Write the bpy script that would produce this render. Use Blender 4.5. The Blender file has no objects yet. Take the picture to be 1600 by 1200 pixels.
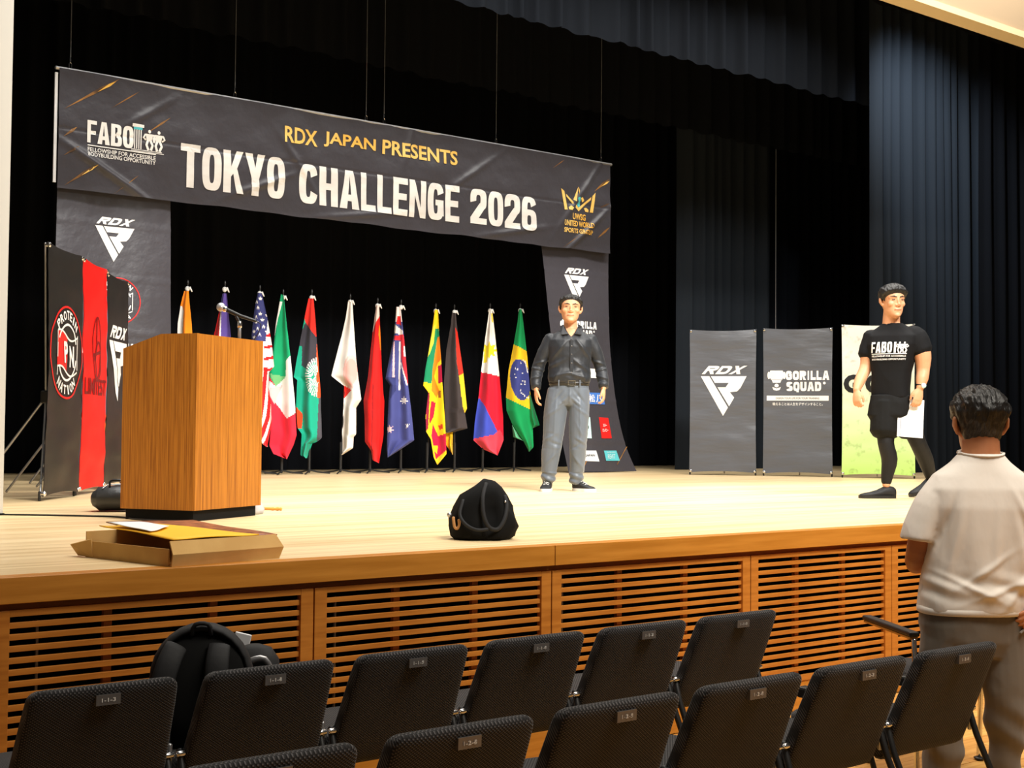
import bpy, bmesh, math, random
from mathutils import Vector, Matrix, noise, Quaternion
random.seed(7)
scn = bpy.context.scene
COL = scn.collection
V = Vector
# ------------------------------------------------------------------ camera
F_PX, YAW, PITCH, ROLL, CAMZ = 2121.7, .6714, .0354, .0087, 1.43
FW = V((math.sin(YAW)*math.cos(PITCH), math.cos(YAW)*math.cos(PITCH), math.sin(PITCH)))
R0 = V((math.cos(YAW), -math.sin(YAW), 0)); U0 = R0.cross(FW)
RR = math.cos(ROLL)*R0 + math.sin(ROLL)*U0; UU = -math.sin(ROLL)*R0 + math.cos(ROLL)*U0
CAM = V((0, 0, CAMZ))
cd = bpy.data.cameras.new('camera'); cam = bpy.data.objects.new('camera', cd); COL.objects.link(cam)
cd.sensor_width = 36; cd.lens = F_PX*36/1600; cd.clip_start = .05; cd.clip_end = 100
cam.matrix_world = Matrix(((RR.x, UU.x, -FW.x, 0), (RR.y, UU.y, -FW.y, 0), (RR.z, UU.z, -FW.z, CAMZ), (0, 0, 0, 1)))
scn.camera = cam
# ------------------------------------------------------------------ light
scn.view_settings.view_transform = 'Standard'; scn.view_settings.look = 'None'
scn.view_settings.gamma = 1; scn.view_settings.use_curve_mapping = False
scn.view_settings.exposure = 0.0
w = bpy.data.worlds.new('world'); scn.world = w; w.use_nodes = True
w.node_tree.nodes['Background'].inputs[0].default_value = (1, .93, .84, 1)
w.node_tree.nodes['Background'].inputs[1].default_value = .07
def area(name, loc, target, sx, sy, power, col=(1, .968, .91), spread=math.pi):
    l = bpy.data.lights.new(name, 'AREA'); l.shape = 'RECTANGLE'; l.size = sx; l.size_y = sy
    l.energy = power; l.color = col; l.spread = spread
    o = bpy.data.objects.new(name, l); COL.objects.link(o); o.location = loc
    o.rotation_euler = (V(target)-V(loc)).to_track_quat('-Z', 'Y').to_euler(); return o
def spot(name, loc, target, power, ang, blend=.8, col=(1, .95, .86), r=.12):
    l = bpy.data.lights.new(name, 'SPOT'); l.energy = power; l.color = col; l.spot_size = math.radians(ang); l.spot_blend = blend
    l.shadow_soft_size = r
    o = bpy.data.objects.new(name, l); COL.objects.link(o); o.location = loc
    o.rotation_euler = (V(target)-V(loc)).to_track_quat('-Z', 'Y').to_euler(); return o
area('stage_batten_light', (8, 6.9, 7.4), (8, 8.2, .93), 11, .5, 480, spread=math.radians(120))
area('stage_batten_light', (8.5, 10.2, 7.4), (8.5, 11.2, .93), 11, .5, 400, spread=math.radians(120))
area('front_of_house_light', (6.0, -.5, 8.6), (8, 10, 1.6), 5, .5, 470, spread=math.radians(70))
area('house_ceiling_light', (4.2, 1.0, 6.0), (4.3, 2.6, 0), 4, 2.5, 230, col=(1, .92, .80), spread=math.radians(130))
spot('wing_spot_light', (13.6, 9.3, 7.6), (16.4, 11.0, 4.9), 1700, 52, 1.0, col=(.8, .9, 1))
# ------------------------------------------------------------------ pixel helpers (photo pixel -> point on a plane of the place)
STAGE = .93
def ray(x, y): return FW + RR*((x-800)/F_PX) - UU*((y-600)/F_PX)
def onz(x, y, z=STAGE): d = ray(x, y); return CAM + d*((z-CAMZ)/d.z)
def ony(x, y, Y): d = ray(x, y); return CAM + d*(Y/d.y)
def depth(p): return (V(p)-CAM).dot(FW)
# ------------------------------------------------------------------ materials
MATS = {}
def mat(name, col, rough=.6, spec=.3, metal=0, sheen=0, bump=None, noise_col=None, coat=0, emit=None):
    if name in MATS: return MATS[name]
    m = bpy.data.materials.new(name); m.use_nodes = True; nt = m.node_tree; b = nt.nodes['Principled BSDF']
    b.inputs['Base Color'].default_value = (*col, 1); b.inputs['Roughness'].default_value = rough
    b.inputs['Specular IOR Level'].default_value = spec; b.inputs['Metallic'].default_value = metal
    b.inputs['Sheen Weight'].default_value = sheen; b.inputs['Coat Weight'].default_value = coat
    if bump or noise_col:
        tc = nt.nodes.new('ShaderNodeTexCoord')
    if noise_col:
        (c2, sc, st) = noise_col
        mp = nt.nodes.new('ShaderNodeMapping'); mp.inputs['Scale'].default_value = st
        nt.links.new(tc.outputs['Object'], mp.inputs[0])
        n = nt.nodes.new('ShaderNodeTexNoise'); n.inputs['Scale'].default_value = sc; n.inputs['Detail'].default_value = 5
        nt.links.new(mp.outputs[0], n.inputs['Vector'])
        r = nt.nodes.new('ShaderNodeValToRGB'); r.color_ramp.elements[0].color = (*col, 1); r.color_ramp.elements[1].color = (*c2, 1)
        r.color_ramp.elements[0].position = .35; r.color_ramp.elements[1].position = .65
        nt.links.new(n.outputs[0], r.inputs[0]); nt.links.new(r.outputs[0], b.inputs['Base Color'])
    if bump:
        (sc, st, strength, dist) = bump
        mp = nt.nodes.new('ShaderNodeMapping'); mp.inputs['Scale'].default_value = st
        nt.links.new(tc.outputs['Object'], mp.inputs[0])
        n = nt.nodes.new('ShaderNodeTexNoise'); n.inputs['Scale'].default_value = sc; n.inputs['Detail'].default_value = 4
        nt.links.new(mp.outputs[0], n.inputs['Vector'])
        bp = nt.nodes.new('ShaderNodeBump'); bp.inputs['Strength'].default_value = strength; bp.inputs['Distance'].default_value = dist
        nt.links.new(n.outputs[0], bp.inputs['Height']); nt.links.new(bp.outputs[0], b.inputs['Normal'])
    MATS[name] = m; return m
def srgb(r, g, b):
    f = lambda c: ((c/255+.055)/1.055)**2.4 if c > 10 else c/255/12.92
    return (f(r), f(g), f(b))
def fabric_dots():
    m = mat('seat_fabric', (.012, .011, .012), .85, .25, sheen=.15); nt = m.node_tree; b = nt.nodes['Principled BSDF']
    tc = nt.nodes.new('ShaderNodeTexCoord'); sx = nt.nodes.new('ShaderNodeSeparateXYZ'); nt.links.new(tc.outputs['Object'], sx.inputs[0])
    def mth(op, a, b=None):
        n = nt.nodes.new('ShaderNodeMath'); n.operation = op
        for k, q in enumerate((a, b)):
            if q is None: continue
            if isinstance(q, (int, float)): n.inputs[k].default_value = q
            else: nt.links.new(q, n.inputs[k])
        return n.outputs[0]
    t = mth('SUBTRACT', sx.outputs[2], sx.outputs[1]); F_ = 2*math.pi/.0115
    d = mth('MULTIPLY', mth('SINE', mth('MULTIPLY', sx.outputs[0], F_)), mth('SINE', mth('MULTIPLY', t, F_)))
    r = nt.nodes.new('ShaderNodeValToRGB'); e = r.color_ramp.elements
    e[0].position = .30; e[0].color = (.006, .0053, .0056, 1); e[1].position = .75; e[1].color = (.085, .080, .082, 1)
    nt.links.new(d, r.inputs[0]); nt.links.new(r.outputs[0], b.inputs['Base Color'])
    bp = nt.nodes.new('ShaderNodeBump'); bp.inputs['Strength'].default_value = .5; bp.inputs['Distance'].default_value = .002
    nt.links.new(d, bp.inputs['Height']); nt.links.new(bp.outputs[0], b.inputs['Normal'])
    return m
def color_attr_mat(name, rough=.75):
    m = mat(name, (1, 1, 1), rough, .2, sheen=.1); nt = m.node_tree
    a = nt.nodes.new('ShaderNodeVertexColor'); a.layer_name = 'print'
    nt.links.new(a.outputs[0], nt.nodes['Principled BSDF'].inputs['Base Color']); return m
M = dict(
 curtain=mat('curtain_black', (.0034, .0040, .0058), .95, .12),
 curtain2=mat('curtain_navy_lit', (.0125, .0162, .0215), .9, .15),  # curtain colour raised for the legs that catch stage light
 stagewood=mat('stage_wood', srgb(206, 176, 128), .42, .35, noise_col=(srgb(232, 208, 164), 2.2, (.28, 8, 8)), bump=(8, (.3, 14, 1), .08, .01)),
 fascia=mat('fascia_wood', srgb(176, 112, 34), .45, .35, noise_col=(srgb(196, 130, 48), 4, (.5, 6, 8)), bump=(20, (.3, 8, 8), .05, .004)),
 slat=mat('slat_wood', srgb(170, 102, 32), .5, .3, noise_col=(srgb(190, 120, 44), 6, (.8, 8, 9))),
 plank=mat('plank_wood', srgb(206, 150, 74), .4, .35, noise_col=(srgb(226, 176, 100), 5, (.6, 9, 6))),
 plank2=mat('plank_wood_dark', srgb(190, 132, 62), .4, .35, noise_col=(srgb(214, 160, 86), 5, (.6, 9, 6))),
 black=mat('matte_black', (.006, .006, .006), .8, .2),
 void=mat('void_black', (.002, .002, .002), .95, .05),
 rubber=mat('black_plastic', (.012, .012, .012), .45, .4),
 wall=mat('wall_plaster', srgb(206, 202, 192), .8, .2, bump=(40, (1, 1, 1), .05, .003)),
 header=mat('header_plaster', srgb(158, 136, 108), .8, .2),
 headtrim=mat('header_trim', srgb(206, 184, 144), .6, .3),
 banner=mat('banner_cloth', (.043, .040, .050), .44, .45, sheen=.1, bump=(4, (1.2, 1, 1.2), .4, .035)),
 standcloth=mat('stand_banner_cloth', (.092, .098, .115), .40, .5, bump=(1.6, (.8, 1, 3.2), .45, .05)),
 standblack=mat('stand_banner_black', (.012, .011, .011), .45, .4, bump=(3, (1, 1, 1.5), .2, .02)),
 standred=mat('stand_banner_red', srgb(228, 16, 12), .5, .35, bump=(3, (1, 1, 1.5), .2, .02)),
 standblue=mat('stand_banner_slate', srgb(96, 112, 130), .5, .35),
 white=mat('print_white', (.86, .85, .83), .5, .3),
 silver=mat('print_silver', (.70, .68, .66), .45, .35, noise_col=((.86, .85, .83), 2.2, (1, 1, 2.5))),
 gold=mat('print_gold', srgb(232, 176, 70), .45, .35, noise_col=(srgb(244, 206, 120), 3, (1, 1, 1))),
 golddim=mat('print_bronze', srgb(168, 118, 58), .5, .3, noise_col=(srgb(80, 62, 48), 4, (1, 1, 1))),
 teal=mat('print_teal', srgb(90, 190, 200), .5, .3),
 red=mat('print_red', srgb(214, 36, 34), .5, .3), darkred=mat('print_dark_red', srgb(120, 6, 8), .5, .3),
 ink=mat('print_black', (.01, .01, .01), .5, .3),
 blue=mat('print_blue', srgb(70, 120, 200), .5, .3), paleblue=mat('print_pale_blue', srgb(190, 224, 228), .5, .3),
 orange=mat('print_orange', srgb(236, 120, 40), .5, .3),
 flag=color_attr_mat('flag_cloth'), 
 chrome=mat('chrome', (.75, .75, .76), .18, .5, metal=1), steel=mat('grey_steel', (.45, .45, .46), .35, .5, metal=.8),
 wire=mat('steel_wire', (.35, .36, .38), .4, .5, metal=.7),
 plate=mat('plate_grey', (.16, .15, .145), .35, .5, metal=.5), plateink=mat('plate_lettering', (.7, .69, .66), .5, .3),
 skin=mat('skin', srgb(212, 156, 118), .5, .35, noise_col=(srgb(202, 144, 106), 9, (1, 1, 1))),
 skin3=mat('skin_tan', srgb(190, 128, 88), .5, .35, noise_col=(srgb(178, 114, 76), 9, (1, 1, 1))),
 hair=mat('hair_black', (.010, .009, .0085), .45, .4, bump=(90, (1, .25, .25), 1.0, .012)),
 lip=mat('lip', srgb(186, 116, 96), .5, .3), eye=mat('eye_dark', (.02, .014, .012), .3, .5),
 shirt1=mat('shirt_black', (.0115, .0135, .0175), .5, .4, sheen=.06, bump=(9, (1, 1, .6), .35, .02)),
 trousers1=mat('trousers_slate', srgb(84, 92, 102), .45, .4, sheen=.2, bump=(8, (1, 1, .5), .35, .02)),
 leather=mat('leather_black', (.008, .008, .008), .4, .45), buckle=mat('buckle', (.72, .66, .5), .25, .5, metal=1),
 shoe=mat('shoe_black', (.012, .012, .013), .6, .35, bump=(40, (1, 1, 1), .3, .005)), sole=mat('sole_white', (.62, .62, .6), .6, .3),
 tee=mat('tee_black', (.0038, .0038, .0045), .8, .2, bump=(10, (1, 1, .6), .3, .015)),
 shorts=mat('shorts_black', (.0055, .0055, .0055), .8, .2, bump=(10, (1, 1, .6), .4, .02)),
 tights=mat('tights_black', (.006, .006, .007), .6, .3),
 teew=mat('tee_white', srgb(232, 224, 214), .85, .15, sheen=.1, bump=(7, (1, 1, .5), .3, .02)),
 pantsg=mat('trousers_grey', srgb(112, 104, 94), .75, .25, sheen=.15, bump=(7, (1, 1, .6), .35, .02)),
 paper=mat('paper', (.82, .83, .85), .6, .3), card=mat('cardboard', srgb(206, 166, 104), .8, .15, noise_col=(srgb(192, 150, 90), 6, (1, 1, 1))),
 envelope=mat('envelope_yellow', srgb(250, 190, 40), .6, .3), poster=mat('poster_print', srgb(176, 104, 66), .4, .4, noise_col=(srgb(90, 50, 34), 22, (1, 2, 1))),
 bagblack=mat('bag_black', (.0045, .0045, .0045), .9, .15), strap=mat('strap_black', (.012, .012, .013), .7, .3),
 tan=mat('leather_tan', srgb(178, 128, 78), .6, .3), baggrey=mat('bag_leather_grey', (.05, .05, .052), .4, .4, bump=(12, (1, 1, 1), .4, .02)),
 pack=mat('pack_nylon', (.016, .016, .017), .7, .3, bump=(30, (1, 1, 1), .3, .004)), plastic=mat('plastic_white', (.52, .54, .60), .4, .4),
 gavel=mat('turned_wood', srgb(206, 148, 66), .4, .4), mesh=mat('mic_mesh', (.5, .5, .52), .35, .5, metal=.8, bump=(300, (1, 1, 1), .8, .002)),
 fabric=fabric_dots(),
)
def lectern_wood():
    m = mat('lectern_veneer', srgb(198, 132, 46), .42, .35); nt = m.node_tree; b = nt.nodes['Principled BSDF']
    tc = nt.nodes.new('ShaderNodeTexCoord'); mp = nt.nodes.new('ShaderNodeMapping'); mp.inputs['Scale'].default_value = (1, 1, .015)
    n = nt.nodes.new('ShaderNodeTexNoise'); n.inputs['Scale'].default_value = 130; n.inputs['Detail'].default_value = 3; n.inputs['Roughness'].default_value = .7
    r = nt.nodes.new('ShaderNodeValToRGB'); e = r.color_ramp.elements
    e[0].position = .34; e[0].color = (*srgb(134, 74, 14), 1); e[1].position = .58; e[1].color = (*srgb(188, 120, 38), 1)
    nt.links.new(tc.outputs['Object'], mp.inputs[0]); nt.links.new(mp.outputs[0], n.inputs['Vector']); nt.links.new(n.outputs[0], r.inputs[0]); nt.links.new(r.outputs[0], b.inputs['Base Color'])
    return m
M['lectern'] = lectern_wood()
def ramp_banner_mat():     # printed green-to-white artwork of the pale stand banner
    m = mat('stand_banner_green', (.8, .8, .8), .5, .3); nt = m.node_tree; b = nt.nodes['Principled BSDF']
    tc = nt.nodes.new('ShaderNodeTexCoord'); sx = nt.nodes.new('ShaderNodeSeparateXYZ'); r = nt.nodes.new('ShaderNodeValToRGB'); e = r.color_ramp.elements
    e[0].position = .0; e[0].color = (*srgb(190, 232, 120), 1); e[1].position = .75; e[1].color = (*srgb(232, 232, 224), 1)
    nt.links.new(tc.outputs['Generated'], sx.inputs[0]); nt.links.new(sx.outputs[2], r.inputs[0])
    n = nt.nodes.new('ShaderNodeTexNoise'); n.inputs['Scale'].default_value = 14; n.inputs['Detail'].default_value = 6
    nt.links.new(tc.outputs['Object'], n.inputs['Vector'])
    r2 = nt.nodes.new('ShaderNodeValToRGB'); r2.color_ramp.elements[0].position = .3; r2.color_ramp.elements[0].color = (.55, .56, .5, 1); r2.color_ramp.elements[1].position = .45
    mx = nt.nodes.new('ShaderNodeMixRGB'); mx.blend_type = 'MULTIPLY'; mx.inputs[0].default_value = .6
    nt.links.new(n.outputs[0], r2.inputs[0]); nt.links.new(r.outputs[0], mx.inputs[1]); nt.links.new(r2.outputs[0], mx.inputs[2]); nt.links.new(mx.outputs[0], b.inputs['Base Color'])
    return m
M['standgreen'] = ramp_banner_mat()
# ------------------------------------------------------------------ object helpers
def tag(o, label=None, cat=None, group=None, kind=None):
    if label: o['label'] = label
    if cat: o['category'] = cat
    if group: o['group'] = group
    if kind: o['kind'] = kind
    return o
def empty(name, loc=(0, 0, 0), rz=0, label=None, cat=None, group=None, kind=None):
    o = bpy.data.objects.new(name, None); COL.objects.link(o); o.location = loc; o.rotation_euler = (0, 0, rz); o.empty_display_size = .1
    return tag(o, label, cat, group, kind)
def link(name, me, m, parent=None, smooth=False, loc=None, rot=None):
    if m is not None and not me.materials: me.materials.append(m)
    if smooth: me.polygons.foreach_set('use_smooth', [True]*len(me.polygons))
    o = bpy.data.objects.new(name, me); COL.objects.link(o); o.parent = parent
    if loc is not None: o.location = loc
    if rot is not None: o.rotation_euler = rot
    return o
def mesh(name, vs, fs, m, parent=None, smooth=False, loc=None, rot=None):
    me = bpy.data.meshes.new(name); me.from_pydata([tuple(v) for v in vs], [], fs); me.update()
    return link(name, me, m, parent, smooth, loc, rot)
class G:
    """collects shapes into one mesh"""
    def __init__(s): s.v = []; s.f = []
    def add(s, vs, fs):
        k = len(s.v); s.v += [V(p) for p in vs]; s.f += [tuple(i+k for i in f) for f in fs]; return s
    def box(s, c, d, rot=None, bev=0):
        bm = bmesh.new(); bmesh.ops.create_cube(bm, size=1)
        for v in bm.verts: v.co = V((v.co.x*d[0], v.co.y*d[1], v.co.z*d[2]))
        if bev: bmesh.ops.bevel(bm, geom=bm.edges[:], offset=bev, segments=2, affect='EDGES', profile=.5)
        if rot is not None:
            for v in bm.verts: v.co = rot @ v.co
        bm.verts.index_update()
        s.add([v.co+V(c) for v in bm.verts], [[v.index for v in f.verts] for f in bm.faces]); bm.free(); return s
    def tube(s, pts, rad, n=10, hint=(0, 1, 0), sub=0, round_caps=True):
        pts = [V(p) for p in pts]
        rad = [(r, r) if not isinstance(r, (tuple, list)) else tuple(r) for r in (rad if isinstance(rad, list) else [rad]*len(pts))]
        if sub:
            P = []; Q = []
            for i in range(len(pts)-1):
                p0 = pts[max(i-1, 0)]; p1 = pts[i]; p2 = pts[i+1]; p3 = pts[min(i+2, len(pts)-1)]
                r0 = rad[max(i-1, 0)]; r1 = rad[i]; r2 = rad[i+1]; r3 = rad[min(i+2, len(pts)-1)]
                for k in range(sub):
                    t = k/sub
                    cr = lambda a, b, c, d: .5*((2*b)+(c-a)*t+(2*a-5*b+4*c-d)*t*t+(3*b-a-3*c+d)*t**3)
                    P.append(cr(p0, p1, p2, p3)); Q.append(tuple(max(.0005, cr(r0[j], r1[j], r2[j], r3[j])) for j in (0, 1)))
            P.append(pts[-1]); Q.append(rad[-1]); pts, rad = P, Q
        hint = V(hint); rings = []
        N = len(pts)
        for i in range(N):
            t = (pts[min(i+1, N-1)]-pts[max(i-1, 0)]).normalized()
            h = hint if abs(hint.normalized().dot(t)) < .97 else V((1, .03, .2))
            b = (h-t*h.dot(t)).normalized(); a = b.cross(t)
            rings.append((pts[i], t, a, b, rad[i]))
        if round_caps:
            c, t, a, b, r = rings[0]; rm = min(r)
            pre = [(c-t*rm*.55*q, t, a, b, (r[0]*k, r[1]*k)) for q, k in ((1, .35), (.62, .78))]
            c, t, a, b, r = rings[-1]; rm = min(r)
            post = [(c+t*rm*.55*q, t, a, b, (r[0]*k, r[1]*k)) for q, k in ((.62, .78), (1, .35))]
            rings = pre+rings+post
        vs = []; fs = []
        for c, t, a, b, r in rings:
            for j in range(n):
                th = 2*math.pi*j/n; vs.append(c+a*(r[0]*math.cos(th))+b*(r[1]*math.sin(th)))
        for i in range(len(rings)-1):
            for j in range(n):
                fs.append((i*n+j, i*n+(j+1) % n, (i+1)*n+(j+1) % n, (i+1)*n+j))
        fs.append(tuple(range(n-1, -1, -1))); k = (len(rings)-1)*n; fs.append(tuple(k+j for j in range(n)))
        return s.add(vs, fs)
    def ball(s, c, r, seg=14, rings=9, rot=None):
        r = V(r) if isinstance(r, (tuple, list)) else V((r, r, r)); vs = []; fs = []
        for i in range(1, rings):
            ph = math.pi*i/rings
            for j in range(seg):
                th = 2*math.pi*j/seg; vs.append(V((r.x*math.sin(ph)*math.cos(th), r.y*math.sin(ph)*math.sin(th), r.z*math.cos(ph))))
        for i in range(rings-2):
            for j in range(seg): fs.append((i*seg+j, (i+1)*seg+j, (i+1)*seg+(j+1) % seg, i*seg+(j+1) % seg))
        vs.append(V((0, 0, r.z))); vs.append(V((0, 0, -r.z))); t = len(vs)-2
        for j in range(seg):
            fs.append((t, j, (j+1) % seg)); k = (rings-2)*seg; fs.append((t+1, k+(j+1) % seg, k+j))
        if rot is not None: vs = [rot @ p for p in vs]
        return s.add([p+V(c) for p in vs], fs)
    def rings(s, secs, n=28):
        """secs: (z, cx, cy, rx, ryfront, ryback, exponent)"""
        vs = []; fs = []
        for (z, cx, cy, rx, rf, rb, e) in secs:
            for j in range(n):
                th = 2*math.pi*j/n; c, q = math.cos(th), math.sin(th)
                x = rx*math.copysign(abs(c)**(2/e), c); y = (rb if q > 0 else rf)*math.copysign(abs(q)**(2/e), q)
                vs.append((cx+x, cy+y, z))
        for i in range(len(secs)-1):
            for j in range(n): fs.append((i*n+j, i*n+(j+1) % n, (i+1)*n+(j+1) % n, (i+1)*n+j))
        fs.append(tuple(range(n-1, -1, -1))); k = (len(secs)-1)*n; fs.append(tuple(k+j for j in range(n)))
        return s.add(vs, fs)
    def prism(s, poly, y0, y1, axis='y'):
        n = len(poly); mk = {'y': lambda p, d: (p[0], d, p[1]), 'z': lambda p, d: (p[0], p[1], d), 'x': lambda p, d: (d, p[0], p[1])}[axis]
        return s.add([mk(p, y0) for p in poly]+[mk(p, y1) for p in poly],
                     [tuple(range(n)), tuple(range(2*n-1, n-1, -1))]+[(i, i+n, (i+1) % n+n, (i+1) % n) for i in range(n)])
    def xf(s, mtx, start=0):
        for i in range(start, len(s.v)): s.v[i] = mtx @ s.v[i]
        return s
    def obj(s, name, m, parent=None, smooth=False, loc=None, rot=None, fix=True):
        me = bpy.data.meshes.new(name); me.from_pydata([tuple(p) for p in s.v], [], s.f)
        if fix:
            bm = bmesh.new(); bm.from_mesh(me); bmesh.ops.recalc_face_normals(bm, faces=bm.faces[:]); bm.to_mesh(me); bm.free()
        me.update(); return link(name, me, m, parent, smooth, loc, rot)
def box(name, lo, hi, m, parent=None, bev=0, **k):
    lo, hi = V(lo), V(hi); return G().box((lo+hi)/2, hi-lo, bev=bev).obj(name, m, parent, **k)
def copy_tree(o, parent=None):
    c = o.copy(); COL.objects.link(c); c.parent = parent
    for ch in list(o.children): copy_tree(ch, c)
    return c
def remesh(name, g, m, parent, voxel, smooth=4, disp=None):
    o = g.obj('tmp', None, None, fix=True)
    r = o.modifiers.new('r', 'REMESH'); r.mode = 'VOXEL'; r.voxel_size = voxel
    q = o.modifiers.new('s', 'SMOOTH'); q.factor = .5; q.iterations = smooth
    dg = bpy.context.evaluated_depsgraph_get(); dg.update()
    me = bpy.data.meshes.new_from_object(o.evaluated_get(dg)); bpy.data.objects.remove(o)
    if disp:
        nr = [v.normal.copy() for v in me.vertices]
        for v, n_ in zip(me.vertices, nr): v.co = v.co+n_*disp(v.co, n_)
    me.name = name; me.materials.clear()
    return link(name, me, m, parent, smooth=True)
# ------------------------------------------------------------------ flat print: text and polygons carried onto a surface
def text_polys(s, cx, cy, w, h=None, shear=0, bold=0, space=1, rot=0):
    c = bpy.data.curves.new('t', 'FONT'); c.body = s; c.size = 1; c.shear = shear; c.offset = bold; c.space_character = space
    c.resolution_u = 3; c.dimensions = '2D'; c.fill_mode = 'FRONT'
    o = bpy.data.objects.new('t', c); COL.objects.link(o)
    me = bpy.data.meshes.new_from_object(o); vs = [v.co.copy() for v in me.vertices]; fs = [tuple(p.vertices) for p in me.polygons]
    bpy.data.objects.remove(o); bpy.data.curves.remove(c); bpy.data.meshes.remove(me)
    if not vs: return ([], [])
    x0 = min(v.x for v in vs); x1 = max(v.x for v in vs); y0 = min(v.y for v in vs); y1 = max(v.y for v in vs)
    sx = w/(x1-x0); sy = (h/(y1-y0)) if h else sx
    out = []
    for v in vs:
        x = (v.x-(x0+x1)/2)*sx; y = (v.y-(y0+y1)/2)*sy
        out.append((cx+x*math.cos(rot)-y*math.sin(rot), cy+x*math.sin(rot)+y*math.cos(rot)))
    return (out, fs)
def poly(pts): return ([tuple(p) for p in pts], [tuple(range(len(pts)))])
def ring_poly(cx, cy, rx, ry, t, n=40, a0=0, a1=2*math.pi):
    vs = []; fs = []
    for i in range(n+1):
        a = a0+(a1-a0)*i/n
        vs += [(cx+rx*math.cos(a), cy+ry*math.sin(a)), (cx+(rx-t)*math.cos(a), cy+(ry-t)*math.sin(a))]
    for i in range(n): fs.append((2*i, 2*i+2, 2*i+3, 2*i+1))
    return (vs, fs)
def ell(cx, cy, rx, ry, n=28): return poly([(cx+rx*math.cos(2*math.pi*i/n), cy+ry*math.sin(2*math.pi*i/n)) for i in range(n)])
def stroke(pts, t):
    vs = []; fs = []
    for i, p in enumerate(pts):
        a = V(pts[max(i-1, 0)]); b = V(pts[min(i+1, len(pts)-1)]); d = (b-a).normalized(); n_ = V((-d.y, d.x))*t/2
        vs += [(p[0]+n_.x, p[1]+n_.y), (p[0]-n_.x, p[1]-n_.y)]
    for i in range(len(pts)-1): fs.append((2*i, 2*i+2, 2*i+3, 2*i+1))
    return (vs, fs)
def decal(name, items, surf, m, parent, step=None):
    bm = bmesh.new()
    for vs, fs in items:
        bv = [bm.verts.new((p[0], p[1], 0)) for p in vs]
        for f in fs:
            try: bm.faces.new([bv[i] for i in f])
            except ValueError: pass
    if not bm.verts: bm.free(); return None
    bmesh.ops.triangulate(bm, faces=bm.faces[:])
    if step:
        for ax in (0, 1):
            lo = min(v.co[ax] for v in bm.verts); hi = max(v.co[ax] for v in bm.verts); k = math.floor(lo/step)+1
            while k*step < hi:
                co = [0, 0, 0]; co[ax] = k*step; no = [0, 0, 0]; no[ax] = 1
                bmesh.ops.bisect_plane(bm, geom=bm.verts[:]+bm.edges[:]+bm.faces[:], plane_co=co, plane_no=no, dist=1e-6); k += 1
    for v in bm.verts: v.co = V(surf(v.co.x, v.co.y))
    me = bpy.data.meshes.new(name); bm.to_mesh(me); bm.free()
    return link(name, me, m, parent)
def mapped(items, fn): return [([fn(*p) for p in vs], fs) for vs, fs in items]
def place(items, cx, cy, s, sx=1): return mapped(items, lambda x, y: (cx+x*s*sx, cy+y*s))

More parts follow.
